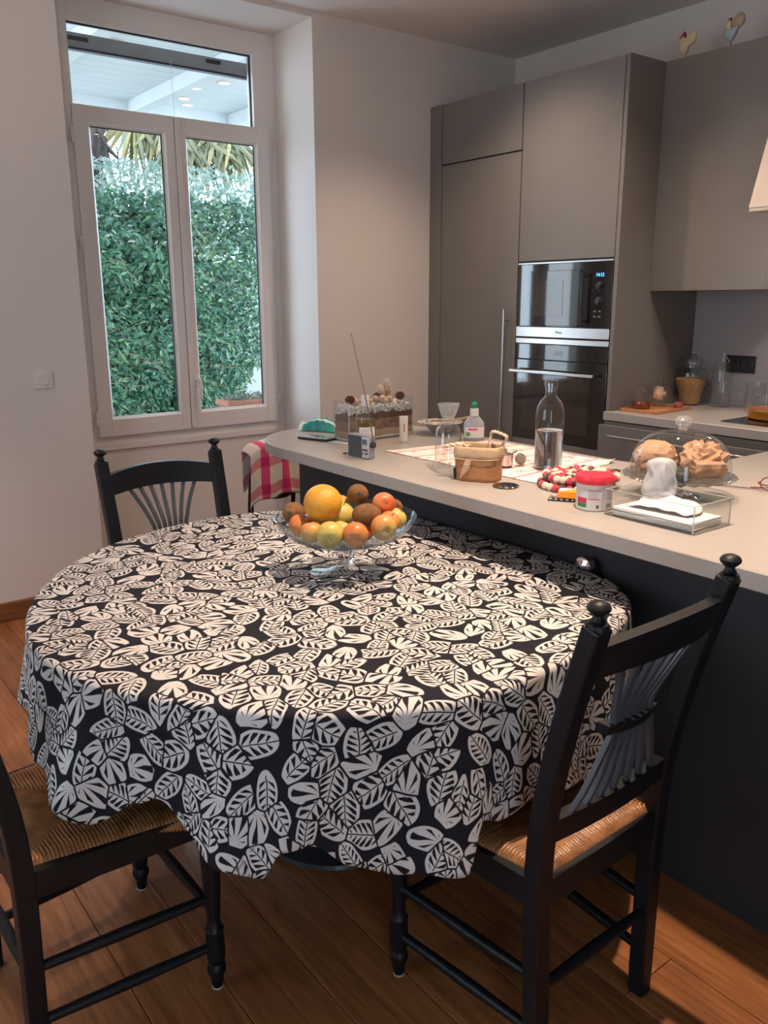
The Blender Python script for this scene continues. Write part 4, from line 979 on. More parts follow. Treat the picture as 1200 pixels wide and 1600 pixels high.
for i, (x, y, h_, rx) in enumerate([(.04, .012, .062, .021), (.070, .016, .085, .022)]):
    q = MB(); q.ball((0, 0, h_*.45), rx*.8, 14, 10, sz=h_*.5/(rx*.8))
    t = thing('pompom', ['low fluffy white and tan tuft on the glass tank', 'tall fluffy white and tan tuft standing highest on the glass tank'][i], 'tuft', (tz.location.x+x, tz.location.y+y, tz.location.z+.135), 0, 'fluffy tufts')
    q.build('core', mat('tan_fluff', (.50, .33, .22), .95, var=.15, scale=40), t)
    f_ = MB()
    for k_ in range(420):
        a = r5.uniform(0, 2*pi); zz = r5.uniform(-.2, 1.0); ph = sqrt(max(0, 1-zz*zz)); p = Vector((rx*.8*ph*cos(a), rx*.8*ph*sin(a), h_*.45+h_*.5*zz)); d = Vector((ph*cos(a), ph*sin(a), zz+.5)).normalized()
        e2 = p+d*r5.uniform(.006, .014)+Vector((0, 0, -.002)); s_ = d.cross(Vector((0, 0, 1))).normalized()*.0006; f_.add([p-s_, p+s_, e2], [(0, 1, 2)])
    f_.build('white_fluff', mat('white_fluff', (.85, .80, .74), .95), t, smooth=False, kind='stuff')
# clear bottle with pale oil and label in front of the tank
t = thing('oil_bottle', 'clear bottle of pale yellow liquid with a paper label, behind the radio', 'bottle', (1.748, 2.405, ZT))
MB().lathe([(.0001, .002), (.031, .002), (.034, .006), (.034, .105), (.031, .122), (.018, .138), (.0125, .148), (.0125, .176), (.014, .177), (.014, .182), (.011, .182)], 36, caps=False).build('glass', M['glass'], t)
MB().lathe([(.0001, .004), (.0315, .004), (.0325, .008), (.0325, .103), (.0001, .103)], 32, caps=False).build('liquid', thin_glass('pale_oil', (.85, .80, .40), base=.02), t)
lb = MB().grid(lambda u_, v_: (.0345*cos(-2.9+u_*1.9), .0345*sin(-2.9+u_*1.9), .022+v_*.055), 14, 2); lb.build('label', M['paper'], t, label='white printed paper label')
q = MB()
for k_ in range(7): q.grid(lambda u_, v_, k_=k_: (.0348*cos(-2.7+u_*(1.3-.2*(k_ % 3))), .0348*sin(-2.7+u_*(1.3-.2*(k_ % 3))), .068-k_*.006+v_*.0012), 10, 2)
q.build('printed_lines', mat('grey_print', (.25, .25, .25), .7), t, kind='stuff')
MB().lathe([(.0145, .150), (.0145, .183), (.013, .186), (0, .186)], 24).build('cap', M['white_pl'], t)
# radio
rd = thing('pocket_radio', 'grey portable radio with its antenna raised at the island edge', 'radio', (1.622, 2.255, ZT), R(-83))
MB().box(-.052, -.014, 0, .052, .014, .078, .004).build('case', mat('radio_silver', (.30, .31, .33), .4, metal=.3), rd)
MB().box(.018, -.0155, .004, .050, -.013, .072, .002).build('control_panel', mat('radio_light', (.52, .50, .48), .4), rd)
MB().box(-.050, -.0155, .004, .016, -.013, .074, .002).build('speaker_grille', mat('radio_dark', (.09, .11, .13), .45, bump=.8, bscale=900), rd)
MB().box(.021, -.0165, .048, .044, -.0150, .066, .001).build('display', mat('radio_lcd', (.10, .14, .18), .2), rd)
for r_ in range(2):
    for k_ in range(4):
        if r_ == 1 and k_ == 1: continue
        MB().box(.021+k_*.007, -.0170, .027-r_*.012, .0255+k_*.007, -.0150, .034-r_*.012, .001).build('button', M['gasket'], rd)
MB().lathe([(.010, 0), (.011, .002), (.011, .008), (.009, .010), (0, .010)], 18, (.052, 0, .048), M=Matrix.Rotation(pi/2, 4, 'Y')).build('antenna_joint', M['black'], rd)
an = MB().tube([(.058, .004, .046), (.040, .000, .135), (.022, -.004, .22)], .0022, 8).tube([(.022, -.004, .22), (-.008, -.011, .33)], .0015, 8).tube([(-.008, -.011, .33), (-.026, -.015, .402)], .0011, 8).ball((-.026, -.015, .404), .003, 8, 6)
an.build('antenna', mat('antenna_metal', (.30, .27, .25), .3, metal=1), rd)
MB().tube(smooth_path([(-.052, -.004, .015), (-.064, -.010, .006), (-.078, -.014, .005), (-.080, -.006, .006), (-.070, .0, .006), (-.058, -.002, .010)], 5), .0014, 6).build('strap', M['black'], rd)
# phone, papers, packet
t = thing('smartphone', 'dark smartphone lying flat near the rounded island end', 'phone', (1.712, 2.665, ZT), R(-72))
MB().box(-.072, -.035, .001, .072, .035, .009, .003).build('body', M['black'], t)
MB().box(-.069, -.032, .009, .069, .032, .0094).build('screen', mat('phone_screen', (.10, .12, .16), .08, coat=.5), t, smooth=False)
pp = MB().box(-.07, -.045, 0, .07, .045, .0008); o = pp.build('paper_leaflet', M['paper'], None, smooth=False, loc=(1.765, 2.555, ZT)); o.rotation_euler = (0, 0, R(-68)); tag(o, 'white paper leaflet half under the phone beside the tank', 'paper')
t = thing('snack_packet', 'crumpled teal and white foil packet at the rounded end of the island', 'packet', (1.850, 2.835, ZT), R(-58))
q = MB(); NPX, NPY = 26, 12
for top in (1, 0):
    q.grid(lambda u_, v_, top=top: ((u_-.5)*.185*(1), (v_-.5)*.088*(1-.18*sin(u_*5)), .001+(.002+.043*max(0, sin(pi*min(1, (1-u_)*1.15)))**.8*sin(pi*v_)**.7*(1 if top else .02)+.010*noise.noise(Vector((u_*9, v_*6, top)))*sin(pi*v_)*(1 if top else 0)+(.030*(1-u_)**2 if top else 0)*sin(pi*v_)**.4)), NPX, NPY)
def packm():
    m = mat('teal_foil', (.04, .36, .30), .28, col2=(.015, .18, .17), scale=26, bump=.3, bscale=40); n, l = nodes_of(m); h = NT_(m)
    b = n['Principled BSDF']; tc_ = n.new('ShaderNodeTexCoord'); sp = n.new('ShaderNodeSeparateXYZ'); l.new(tc_.outputs['Object'], sp.inputs[0])
    y = h.m('ADD', sp.outputs[1], h.m('MULTIPLY', sp.outputs[0], .10)); f1 = h.m('FRACT', h.m('MULTIPLY_ADD', y, 34, .2)); st_ = h.m('MULTIPLY', h.step(f1, .55, .02), h.m('SUBTRACT', 1.0, h.step(h.m('ABSOLUTE', h.m('ADD', y, .006)), .018, .003)))
    tip_ = h.m('SUBTRACT', 1.0, h.step(sp.outputs[0], -.078, .004)); st_ = h.m('MAXIMUM', st_, tip_)
    mx = n.new('ShaderNodeMix'); mx.data_type = 'RGBA'; src_ = b.inputs['Base Color'].links[0].from_socket; l.new(st_, mx.inputs[0]); l.new(src_, mx.inputs[6]); mx.inputs[7].default_value = (.70, .74, .66, 1); l.new(mx.outputs[2], b.inputs['Base Color']); return m
q.build('foil_bag', packm(), t, angle=50)
# cream tube
t = thing('cream_tube', 'white squeeze tube standing on its cap right of the glass tank', 'tube', (1.927, 2.411, ZT), R(-35))
q = MB(); 
for z, rx, ry in ((.016, .0155, .0150), (.05, .0155, .012), (.085, .0160, .005), (.098, .0165, .0012)):
    for k_ in range(20): q.v.append((rx*cos(2*pi*k_/20), ry*sin(2*pi*k_/20), z))
for j in range(3):
    for k_ in range(20): q.f.append((j*20+k_, j*20+(k_+1) % 20, (j+1)*20+(k_+1) % 20, (j+1)*20+k_)); q.mi.append(0)
q.f += [tuple(reversed(range(20))), tuple(range(60, 80))]; q.mi += [0, 0]
q.build('tube', mat('tube_white', (.72, .66, .60), .4), t, angle=50)
MB().lathe([(.0145, 0), (.0155, .002), (.0155, .014), (.015, .0155)], 24).build('cap', M['white_pl'], t)
MB().box(.0, -.0139, .04, .0035, -.0120, .07).build('printed_mark', mat('tube_print', (.40, .18, .15), .6), t, smooth=False)
# patterned dish with wooden spoon end
t = thing('patterned_bowl', 'small cream bowl with blue leaf rim standing behind the glass bell', 'bowl', (2.175, 2.49, ZT))
def dish_m():
    m = mat('cream_glaze', (.62, .56, .50), .25, coat=.3); n, l = nodes_of(m); h = NT_(m); b = n['Principled BSDF']
    tc_ = n.new('ShaderNodeTexCoord'); v = n.new('ShaderNodeTexVoronoi'); v.inputs['Scale'].default_value = 55; l.new(tc_.outputs['Object'], v.inputs['Vector'])
    d = h.m('SUBTRACT', 1.0, h.step(v.outputs['Distance'], .34, .08)); mx = n.new('ShaderNodeMix'); mx.data_type = 'RGBA'; l.new(d, mx.inputs[0]); mx.inputs[6].default_value = (.66, .60, .52, 1); mx.inputs[7].default_value = (.12, .14, .20, 1); l.new(mx.outputs[2], b.inputs['Base Color']); return m
MB().lathe([(.030, 0), (.032, .003), (.040, .012), (.058, .032), (.064, .040), (.062, .041), (.055, .034), (.038, .015), (.0001, .010)], 44, caps=False).build('body', mat('grey_glaze', (.42, .38, .34), .3), t)
MB().lathe([(.060, .0385), (.088, .0445), (.090, .0465), (.087, .0475), (.060, .0420)], 44, caps=False).build('rim', dish_m(), t)
t = thing('wooden_spatula', 'pale wooden spatula end lying across the patterned bowl', 'spatula', (2.175, 2.49, ZT+.0505))
MB().tube(smooth_path([(-.03, .02, 0), (.03, -.035, .003), (.085, -.085, .016)], 4), 0, sq=(.014, .007)).build('handle', M['kraft_l'], t, smooth=False)
# glass bell and fluted cup
def bell(z): pass
t = thing('bell_jar', 'upturned clear glass jar near the front edge of the island', 'jar', (1.690, 1.897, ZT))
MB().lathe([(.0405, 0), (.0415, .002), (.040, .03), (.0395, .115), (.037, .132), (.028, .143), (.012, .147), (.0001, .1475)], 44, caps=False).lathe([(.0385, .0), (.0385, .11), (.036, .129), (.027, .140), (.0001, .1445)], 44, caps=False).build('glass', M['glass'], t)
t = thing('fluted_glass', 'small fluted crystal cup standing on top of the upturned jar', 'glass', (1.690, 1.897, ZT+.148))
MB().lathe([(.018, 0), (.019, .003), (.013, .008), (.0145, .013), (.024, .036), (.030, .052), (.031, .060), (.030, .0605), (.028, .055), (.018, .024), (.0001, .014)], 48, flute=.09, nfl=20, caps=False).build('cup', thin_glass('fluted_clear', (.90, .91, .91), base=.10, haze=.10), t)
# dish soap
t = thing('dish_soap_bottle', 'clear dish soap bottle with white neck and green cap', 'bottle', (2.165, 2.285, ZT), R(-38))
q = MB().lathe([(.036, 0), (.039, .004), (.039, .055), (.037, .068), (.022, .086), (.0165, .092)], 32, sy=.62); q.build('body', mat('soap_clear', (.42, .43, .45), .12, coat=.4), t)
MB().lathe([(.0165, .092), (.0155, .118), (.0140, .120)], 24).build('neck', M['white_pl'], t)
MB().lathe([(.0085, .120), (.0085, .131), (.0125, .134), (.0115, .139), (.005, .142), (.004, .146), (0, .147)], 20).build('cap', mat('green_plastic', (.0, .36, .16), .35), t)
q = MB().grid(lambda u_, v_: (.0395*cos(-2.7+u_*2.3), .62*.0395*sin(-2.7+u_*2.3)-.0006, .012+v_*.04), 12, 2); lb = q.build('label', M['paper'], t)
q = MB().grid(lambda u_, v_: (.0395*cos(-2.2+u_*.9), .62*.0395*sin(-2.2+u_*.9)-.0012, .040+v_*.006), 8, 2); q.build('red_print', M['red_lid'], t)
q = MB().grid(lambda u_, v_: (.0395*cos(-2.5+u_*.5), .62*.0395*sin(-2.5+u_*.5)-.0012, .018+v_*.014), 8, 2); q.build('green_print', mat('leaf_green_print', (.12, .35, .06), .5), t)

# tea towel spread on the island
def towelm():
    m = bpy.data.materials.new('red_striped_linen'); m.use_nodes = True; h = NT_(m); n, l = h.n, h.l; b = n['Principled BSDF']
    uv = n.new('ShaderNodeUVMap'); uv.uv_map = 'UVMap'; sp = n.new('ShaderNodeSeparateXYZ'); l.new(uv.outputs[0], sp.inputs[0])
    f = h.m('FRACT', h.m('MULTIPLY', sp.outputs[0], 9.0)); b1 = h.m('SUBTRACT', 1.0, h.step(h.m('ABSOLUTE', h.m('SUBTRACT', f, .5)), .06, .03))
    f2 = h.m('FRACT', h.m('MULTIPLY_ADD', sp.outputs[0], 9.0, .28)); b2 = h.m('MULTIPLY', h.m('SUBTRACT', 1.0, h.step(h.m('ABSOLUTE', h.m('SUBTRACT', f2, .5)), .03, .02)), .6)
    v = n.new('ShaderNodeTexNoise'); v.inputs['Scale'].default_value = 26; l.new(uv.outputs[0], v.inputs['Vector']); pr = h.m('MULTIPLY', h.step(v.outputs[0], .60, .05), .75)
    tot = h.m('MAXIMUM', h.m('MAXIMUM', h.m('MULTIPLY', b1, .85), b2), pr)
    mx = n.new('ShaderNodeMix'); mx.data_type = 'RGBA'; l.new(tot, mx.inputs[0]); mx.inputs[6].default_value = (.82, .76, .68, 1); mx.inputs[7].default_value = (.74, .14, .17, 1); l.new(mx.outputs[2], b.inputs['Base Color']); b.inputs['Roughness'].default_value = .95; return m
q = MB(); tu = []
P00, P10, P11, P01 = Vector((1.755, 2.30)), Vector((1.770, 1.605)), Vector((2.205, 1.665)), Vector((2.205, 2.23))
NU, NV = 60, 34
for j in range(NV):
    for i in range(NU):
        u_, v_ = i/(NU-1), j/(NV-1); p = P00.lerp(P10, u_).lerp(P01.lerp(P11, u_), v_)
        ed = min(u_, 1-u_, v_, 1-v_)
        wv = .012*noise.noise(Vector((u_*5, v_*4, 2)))*(1-min(1, ed*8)); z = .0012+.0045*max(0, noise.noise(Vector((p.x*16, p.y*9, 5))))*min(1, ed*10)
        if v_ > .93 and u_ > .93: z += .012*(u_-.93)/.07
        q.v.append((p.x+wv, p.y+wv*.7, ZT+z)); tu.append((u_*.70, v_*.46))
for j in range(NV-1):
    for i in range(NU-1): q.f.append((j*NU+i, j*NU+i+1, (j+1)*NU+i+1, (j+1)*NU+i)); q.mi.append(0)
o = q.build('tea_towel', towelm(), None, angle=180, uvf=lambda i, v: tu[i]); o.modifiers.new('thickness', 'SOLIDIFY').thickness = .0016; o.modifiers['thickness'].offset = 1
tag(o, 'white tea towel with red stripes spread flat on the island worktop', 'towel')
ZW = ZT+.0075

# kraft bag with rolled rim and rope handles
t = thing('kraft_paper_basket', 'brown kraft paper bag with rolled rim and twisted paper handles', 'basket', (1.682, 1.752, ZT), R(-62))
def bagsurf(inner=0):
    def fn(u_, v_):
        a = 2*pi*u_; z = v_*.098; e = 3.5
        hx, hy = .064+.006*v_-inner, .044+.004*v_-inner
        c, s_ = cos(a), sin(a); r_ = 1/((abs(c)/hx)**e+(abs(s_)/hy)**e)**(1/e)
        r_ *= 1+.05*noise.noise(Vector((c*2.2, s_*2.2, v_*3)))
        return (r_*c, r_*s_, z)
    return fn
q = MB().grid(bagsurf(), 56, 10, cu=True); q.f.append(tuple(reversed(range(56)))); q.mi.append(0); q.build('body', M['kraft'], t, angle=180)
q = MB().grid(lambda u_, v_: Vector(bagsurf(-.002-.0015*sin(pi*v_))(u_, .70))+Vector((0, 0, v_*.034+.0015*sin(u_*40)*(1-v_))), 56, 5, cu=True)
o = q.build('rolled_rim', M['kraft_l'], t, angle=180); o.modifiers.new('thickness', 'SOLIDIFY').thickness = .0025
q = MB().grid(lambda u_, v_: Vector(bagsurf(.004)(u_, v_)), 56, 4, cu=True); q.build('lining', M['kraft_l'], t, angle=180)
def rope(pts, r_, k_=6):
    P = smooth_path(pts, k_); q = MB()
    for ph in (0, pi):
        Q = []
        for i, p in enumerate(P):
            tt = (P[min(i+1, len(P)-1)]-P[max(i-1, 0)]).normalized(); a = tt.cross(Vector((.2, .3, 1))).normalized(); b = tt.cross(a); Q.append(p+(a*cos(i*1.1+ph)+b*sin(i*1.1+ph))*r_*.7)
        q.tube(Q, r_*.8, 7)
    return q
rope([(.022, .030, .085), (.024, .034, .125), (.03, .03, .138), (.045, .02, .140), (.075, .0, .136), (.083, -.002, .128), (.070, .010, .112), (.062, .018, .098)], .0036).build('handle', M['rope'], t)
rope([(-.02, -.02, .100), (-.055, -.025, .103), (-.090, -.030, .098), (-.100, -.022, .094), (-.085, -.010, .098), (-.05, .0, .104)], .0042).build('handle', M['rope'], t)
q = MB()
for k_ in range(5): q.tube(smooth_path([(-.02+k_*.003, -.052, .068), (-.026+k_*.004, -.056, .05), (-.036+k_*.006, -.055, .012+.006*k_)], 4), .0011, 5)
q.tube(smooth_path([(-.065, -.030, .067), (-.05, -.048, .067), (0, -.0515, .066), (.05, -.049, .068), (.068, -.03, .069)], 4), .0012, 6)
q.build('raffia_tassel', M['rope'], t, kind='stuff')
MB().box(-.066, -.040, .001, -.0645, .0, .035).build('silver_patch', mat('silver_foil_patch', (.45, .43, .45), .35, metal=.5), t, smooth=False)
# metal disc, tin pot, crumpled ball
t = thing('metal_disc', 'flat shiny round metal disc in front of the kraft bag', 'disc', (1.674, 1.632, ZT))
MB().lathe([(.0001, .001), (.036, .001), (.037, .002), (.037, .004), (.036, .005), (.030, .0046), (.0001, .0046)], 44, caps=False).build('disc', mat('dark_chrome', (.20, .19, .18), .12, metal=1), t)
MB().lathe([(.031, .0047), (.0345, .0052), (.0345, .0047)], 40, caps=False).build('ring', M['chrome'], t)
t = thing('tea_infuser', 'small stainless steel lidded pot behind the kraft bag', 'pot', (1.868, 1.826, ZW), R(20))
MB().lathe([(.021, 0), (.0235, .002), (.0235, .034), (.0245, .036), (.0235, .038), (.006, .042), (.004, .046), (.006, .049), (.004, .053), (0, .054)], 36).build('pot', M['chrome'], t)
MB().tube(smooth_path([(.022, -.006, .033), (.034, -.012, .037), (.043, -.02, .042)], 4), .0022, 8).build('handle', M['chrome'], t)
t = thing('mesh_ball', 'small dull metal mesh ball lying beside the steel pot', 'strainer', (1.915, 1.806, ZW))
MB().ball((0, 0, .0185), .018, 22, 14, f=lambda v: v*(1+.05*noise.noise(v*150))).build('ball', mat('mesh_metal', (.34, .28, .24), .35, metal=.9, bump=.8, bscale=350), t)
MB().lathe([(.0186, -.0015), (.0195, -.0015), (.0195, .0015), (.0186, .0015)], 30, (0, 0, .0185), M=Matrix.Rotation(R(70), 4, 'X')).build('rim', M['chrome'], t)
# water bottle
t = thing('water_bottle', 'tall clear glass bottle half full of water, steel cap, on the tea towel', 'bottle', (1.948, 1.722, ZW-.001))
MB().lathe([(.0001, .003), (.040, .001), (.043, .005), (.0435, .165), (.041, .188), (.032, .208), (.020, .220), (.0175, .226), (.0175, .244), (.0195, .246), (.0195, .252), (.017, .253)], 52, caps=False).build('glass', M['glass'], t)
MB().lathe([(.0001, .009), (.038, .008), (.0405, .012), (.0408, .118), (.0001, .118)], 48, caps=False).build('water', mat('water', (1, 1, 1), 0, var=0, trans=1, ior=1.33), t)
MB().lathe([(.0150, .235), (.0150, .252), (.0205, .253), (.0205, .268), (.019, .270), (0, .270)], 30).build('cap', thin_glass('bottle_stopper', (.60, .58, .56), base=.25), t)
# felt ball trivets
def trivet(label, c, rr, z, sd, rot):
    t = thing('felt_trivet', label, 'trivet', (c[0], c[1], z), rot, 'felt ball trivets'); r6 = random.Random(sd); rb = .0105; n_ = 0
    mats = [M['felt_red'], M['felt_cream'], M['felt_dark'], M['felt_cream'], M['felt_red']]; seq = 0; meshes = {}
    ring = 0; R_ = 0.0
    rings_ = int(rr/(2*rb))+1
    for k_ in range(rings_):
        ra = k_*2*rb*.93; cnt = 1 if k_ == 0 else int(2*pi*ra/(2*rb*.95))
        for i in range(cnt):
            a = 2*pi*i/cnt+k_*.4; mi = r6.choice((0, 1, 1, 2, 0)) if k_ < rings_-1 else (i*3+sd) % 5
            mm = mats[mi]
            if mm.name not in meshes:
                o = MB().ball((0, 0, 0), rb*1.06, 10, 7, sz=.98).build('felt_ball', mm, t, angle=180); meshes[mm.name] = o.data
            else: o = bpy.data.objects.new('felt_ball', meshes[mm.name]); COL.objects.link(o); o.parent = t
            o.location = (ra*cos(a), ra*sin(a), rb+r6.uniform(-.0003, .0006))
    return t
trivet('lower round red, cream and charcoal felt ball trivet of the two', (1.828, 1.510), .125, ZT, 1, 0)
t = trivet('upper round felt ball trivet with a black leather loop, behind the red-lidded tub', (1.842, 1.505), .122, ZT+.0222, 4, .5)
MB().tube(smooth_path([(.080, -.072, .010), (.098, -.085, .008), (.112, -.088, .010), (.106, -.074, .012), (.086, -.064, .012)], 4), 0, sq=(.010, .0025)).build('leather_loop', M['leather'], t, smooth=False)
# tub with red lid
t = thing('tub', 'white printed tub with a bright red screw lid', 'tub', (1.668, 1.318, ZT), R(-40))
MB().lathe([(.042, 0), (.0445, .003), (.0445, .064), (.0455, .067), (0, .067)], 52).build('body', mat('tub_white', (.66, .62, .60), .35), t)
MB().lathe([(.0472, .0675), (.0480, .069), (.0480, .084), (.0465, .087), (.040, .0878), (0, .0878)], 60).build('lid', M['red_lid'], t)
def band(a0, a1, z0, z1, m, name, parent, r_=.0448, ns=8, **kw): return MB().grid(lambda u_, v_: (r_*cos(R(a0+(a1-a0)*u_)), r_*sin(R(a0+(a1-a0)*u_)), z0+(z1-z0)*v_), ns, 2).build(name, m, parent, **kw)
band(-168, -12, .004, .062, mat('tub_label', (.60, .57, .56), .5, var=.02), 'label', t, .0447, 30)
M['print_red'] = mat('print_red', (.55, .03, .10), .5); M['print_grey'] = mat('print_grey', (.32, .31, .31), .6); M['print_dark'] = mat('print_dark', (.08, .08, .08), .6); M['print_green'] = mat('print_green', (.03, .22, .06), .5)
for (a0, a1, z0, z1, mm, nm) in ((-120, -80, .0525, .0545, 'print_red', 'red_bar'), (-120, -82, .0305, .0325, 'print_red', 'red_bar'), (-72, -40, .042, .044, 'print_red', 'red_bar'), (-160, -124, .020, .034, 'print_red', 'red_block'), (-160, -124, .010, .0195, 'print_green', 'green_block')):
    band(a0, a1, z0, z1, M[mm], nm, t, .04495)
q = MB()
for k_ in range(8): q.grid(lambda u_, v_, k_=k_: (.0450*cos(R(-119+u_*(34-(k_*7) % 9))), .0450*sin(R(-119+u_*(34-(k_*7) % 9))), .050-k_*.0022+v_*.0007), 6, 2)
for k_ in range(4): q.grid(lambda u_, v_, k_=k_: (.0450*cos(R(-70+u_*26)), .0450*sin(R(-70+u_*26)), .040-k_*.0025+v_*.0008), 6, 2)
q.build('printed_lines', M['print_grey'], t, kind='stuff')
q = MB()
for k_ in range(10): q.grid(lambda u_, v_, k_=k_: (.0450*cos(R(-58+k_*2.4+u_*(.7+.6*(k_ % 2)))), .0450*sin(R(-58+k_*2.4+u_*(.7+.6*(k_ % 2)))), .010+v_*.010), 2, 2)
q.build('barcode', M['print_dark'], t, kind='stuff')
band(-93, -85, .009, .017, M['print_dark'], 'dark_mark', t, .0451, 3)
# orange box on dark blister
t = thing('orange_carton', 'small flat orange and white carton beside the red-lidded tub', 'box', (1.690, 1.404, ZT+.0098), R(-55))
MB().box(-.036, -.022, 0, .036, .022, .017, .001).build('carton', M['orange_card'], t)
MB().prism([(-.034, -.020), (.006, .020), (-.034, .020)], .0171, .0175).build('white_corner', M['card'], t, smooth=False)
t = thing('blister_pack', 'silver and black blister pack under the orange carton', 'pack', (1.680, 1.418, ZT), R(-55))
MB().box(-.045, -.022, .001, .040, .020, .003).build('foil', M['black'], t, smooth=False)
for i in range(6):
    for j in range(2): MB().ball((-.038+i*.0145, -.012+j*.020, .0032), .006, 10, 6, sz=.9).build('blister', M['chrome'], t)
# acrylic napkin box
t = thing('acrylic_napkin_box', 'clear acrylic box holding white napkins at the island front', 'box', (1.709, 1.136, ZT), R(-90))
hx, hy, hz = .122, .074, .065; g = .003
q = MB().box(-hx, -hy, 0, hx, hy, g).box(-hx, -hy, g, hx, -hy+g, hz).box(-hx, hy-g, g, hx, hy, hz).box(-hx, -hy+g, g, -hx+g, hy-g, hz).box(hx-g, -hy+g, g, hx, hy-g, hz)
q.build('walls', M['acrylic'], t, smooth=False)
q = MB()
for sx in (-1, 1):
    for sy in (-1, 1): q.box(sx*(hx-.001)-.0014, sy*(hy-.001)-.0014, .001, sx*(hx-.001)+.0014, sy*(hy-.001)+.0014, hz+.0004)
for sy in (-1, 1): q.box(-hx, sy*(hy-.0015)-.0012, hz-.0008, hx, sy*(hy-.0015)+.0012, hz+.0006)
for sx in (-1, 1): q.box(sx*(hx-.0015)-.0012, -hy, hz-.0008, sx*(hx-.0015)+.0012, hy, hz+.0006)
q.build('polished_edges', thin_glass('acrylic_edge', (.9, .92, .92), base=.25, haze=.35), t, smooth=False)
for i in range(7):
    a = R(rnd.uniform(-2.5, 2.5)); q = MB().box(-.108, -.062, 0, .108, .062, .0022, .0008); q.xf(Matrix.Rotation(a, 4, 'Z'))
    o = q.build('paper_napkin', M['paper'], None, loc=(1.709, 1.136, ZT+.0035+i*.0026)); o.rotation_euler = (0, 0, R(-90))
    tag(o, ['bottom white napkin of the flat stack in the acrylic box', 'second white napkin from the bottom of the boxed stack', 'third white napkin from the bottom of the boxed stack', 'middle white napkin of the boxed stack', 'third white napkin from the top of the boxed stack', 'second white napkin from the top of the boxed stack', 'topmost flat white napkin, under the loosely folded one'][i], 'napkin', 'flat white napkins in the acrylic box')
nz_ = ZT+.0222
q = MB().grid(lambda u_, v_: ((u_-.5)*.16+.01*sin(v_*4), (v_-.5)*.095, .002+.020*max(0, sin(pi*u_*.9+.2))*(.35+.65*v_)+.010*noise.noise(Vector((u_*4, v_*4, 1)))), 26, 18)
o = q.build('crumpled_napkin', M['paper'], None, angle=180, loc=(1.725, 1.148, nz_+.003)); o.rotation_euler = (0, 0, R(-85)); o.modifiers.new('thickness', 'SOLIDIFY').thickness = .0015
tag(o, 'loosely folded white napkin rising from the stack in the box', 'napkin')
q = MB().grid(lambda u_, v_: ((.044*(1-.36*v_)+.012*noise.noise(Vector((cos(2*pi*u_)*1.6, sin(2*pi*u_)*1.6, v_*2.6))))*cos(2*pi*u_)*(1-(.985*v_)**12)**.5, (.028*(1-.25*v_)+.010*noise.noise(Vector((cos(2*pi*u_)*2, sin(2*pi*u_)*2, 5+v_*3))))*sin(2*pi*u_)*(1-(.985*v_)**12)**.5+.004*sin(2*pi*u_*7)*.4, .090*v_), 60, 16, cu=True)
q.f.append(tuple(range(15*60, 16*60))); q.mi.append(0); q.f.append(tuple(reversed(range(60)))); q.mi.append(0)
o = q.build('plastic_bag', thin_glass('milky_plastic', (.80, .84, .90), rough=.25, base=.06, haze=.42), None, angle=180, loc=(1.765, 1.190, nz_+.024)); o.rotation_euler = (R(4), R(-4), R(-60))
tag(o, 'milky white plastic bag standing upright behind the napkins', 'bag')

# cake stand with dome
CX, CY = 1.945, 1.262
t = thing('cake_stand', 'scalloped clear glass cake stand carrying the domed cover', 'cake stand', (CX, CY, ZT))
MB().lathe([(.058, 0), (.060, .003), (.045, .010), (.016, .016), (.012, .026), (.018, .034), (.012, .042), (.030, .052), (.034, .054)], 44).build('foot', M['cryst'], t)
q = MB(); prof = [(.0001, .0545), (.09, .0550), (.122, .0560), (.138, .0600), (.143, .0625), (.138, .066), (.121, .0615), (.09, .0600), (.0001, .0595)]; sg = 120
for (r_, z) in prof:
    for k_ in range(sg):
        a = 2*pi*k_/sg; s_ = 1+(.035*abs(sin(a*13)) if r_ > .125 else 0); dz = -.004*abs(sin(a*13)) if r_ > .13 else 0; q.v.append((r_*s_*cos(a), r_*s_*sin(a), z+dz))
for i in range(len(prof)-1):
    for k_ in range(sg): q.f.append((i*sg+k_, i*sg+(k_+1) % sg, (i+1)*sg+(k_+1) % sg, (i+1)*sg+k_)); q.mi.append(0)
q.build('plate', thin_glass('pressed_glass', (.90, .93, .93), base=.12, strength=1.0), t, angle=60)
t = thing('glass_dome', 'large clear glass dome with a round knob over the paper bags', 'dome', (CX, CY, ZT+.0672))
prof = [(.1285, 0), (.1305, .002), (.1295, .012)]+[(.1295*cos(a)**.75, .012+.100*sin(a)) for a in [R(x) for x in range(6, 90, 6)]]+[(.010, .1123), (.0001, .1123)]
MB().lathe(prof, 72, caps=False).build('cover', M['glass'], t)
MB().lathe([(.010, .1125), (.012, .117), (.009, .121), (.016, .125), (.020, .132), (.021, .139), (.017, .146), (.010, .149), (0, .150)], 32, flute=.06, nfl=12).build('knob', thin_glass('knob_glass', (.9, .92, .93), base=.30, haze=.12), t)
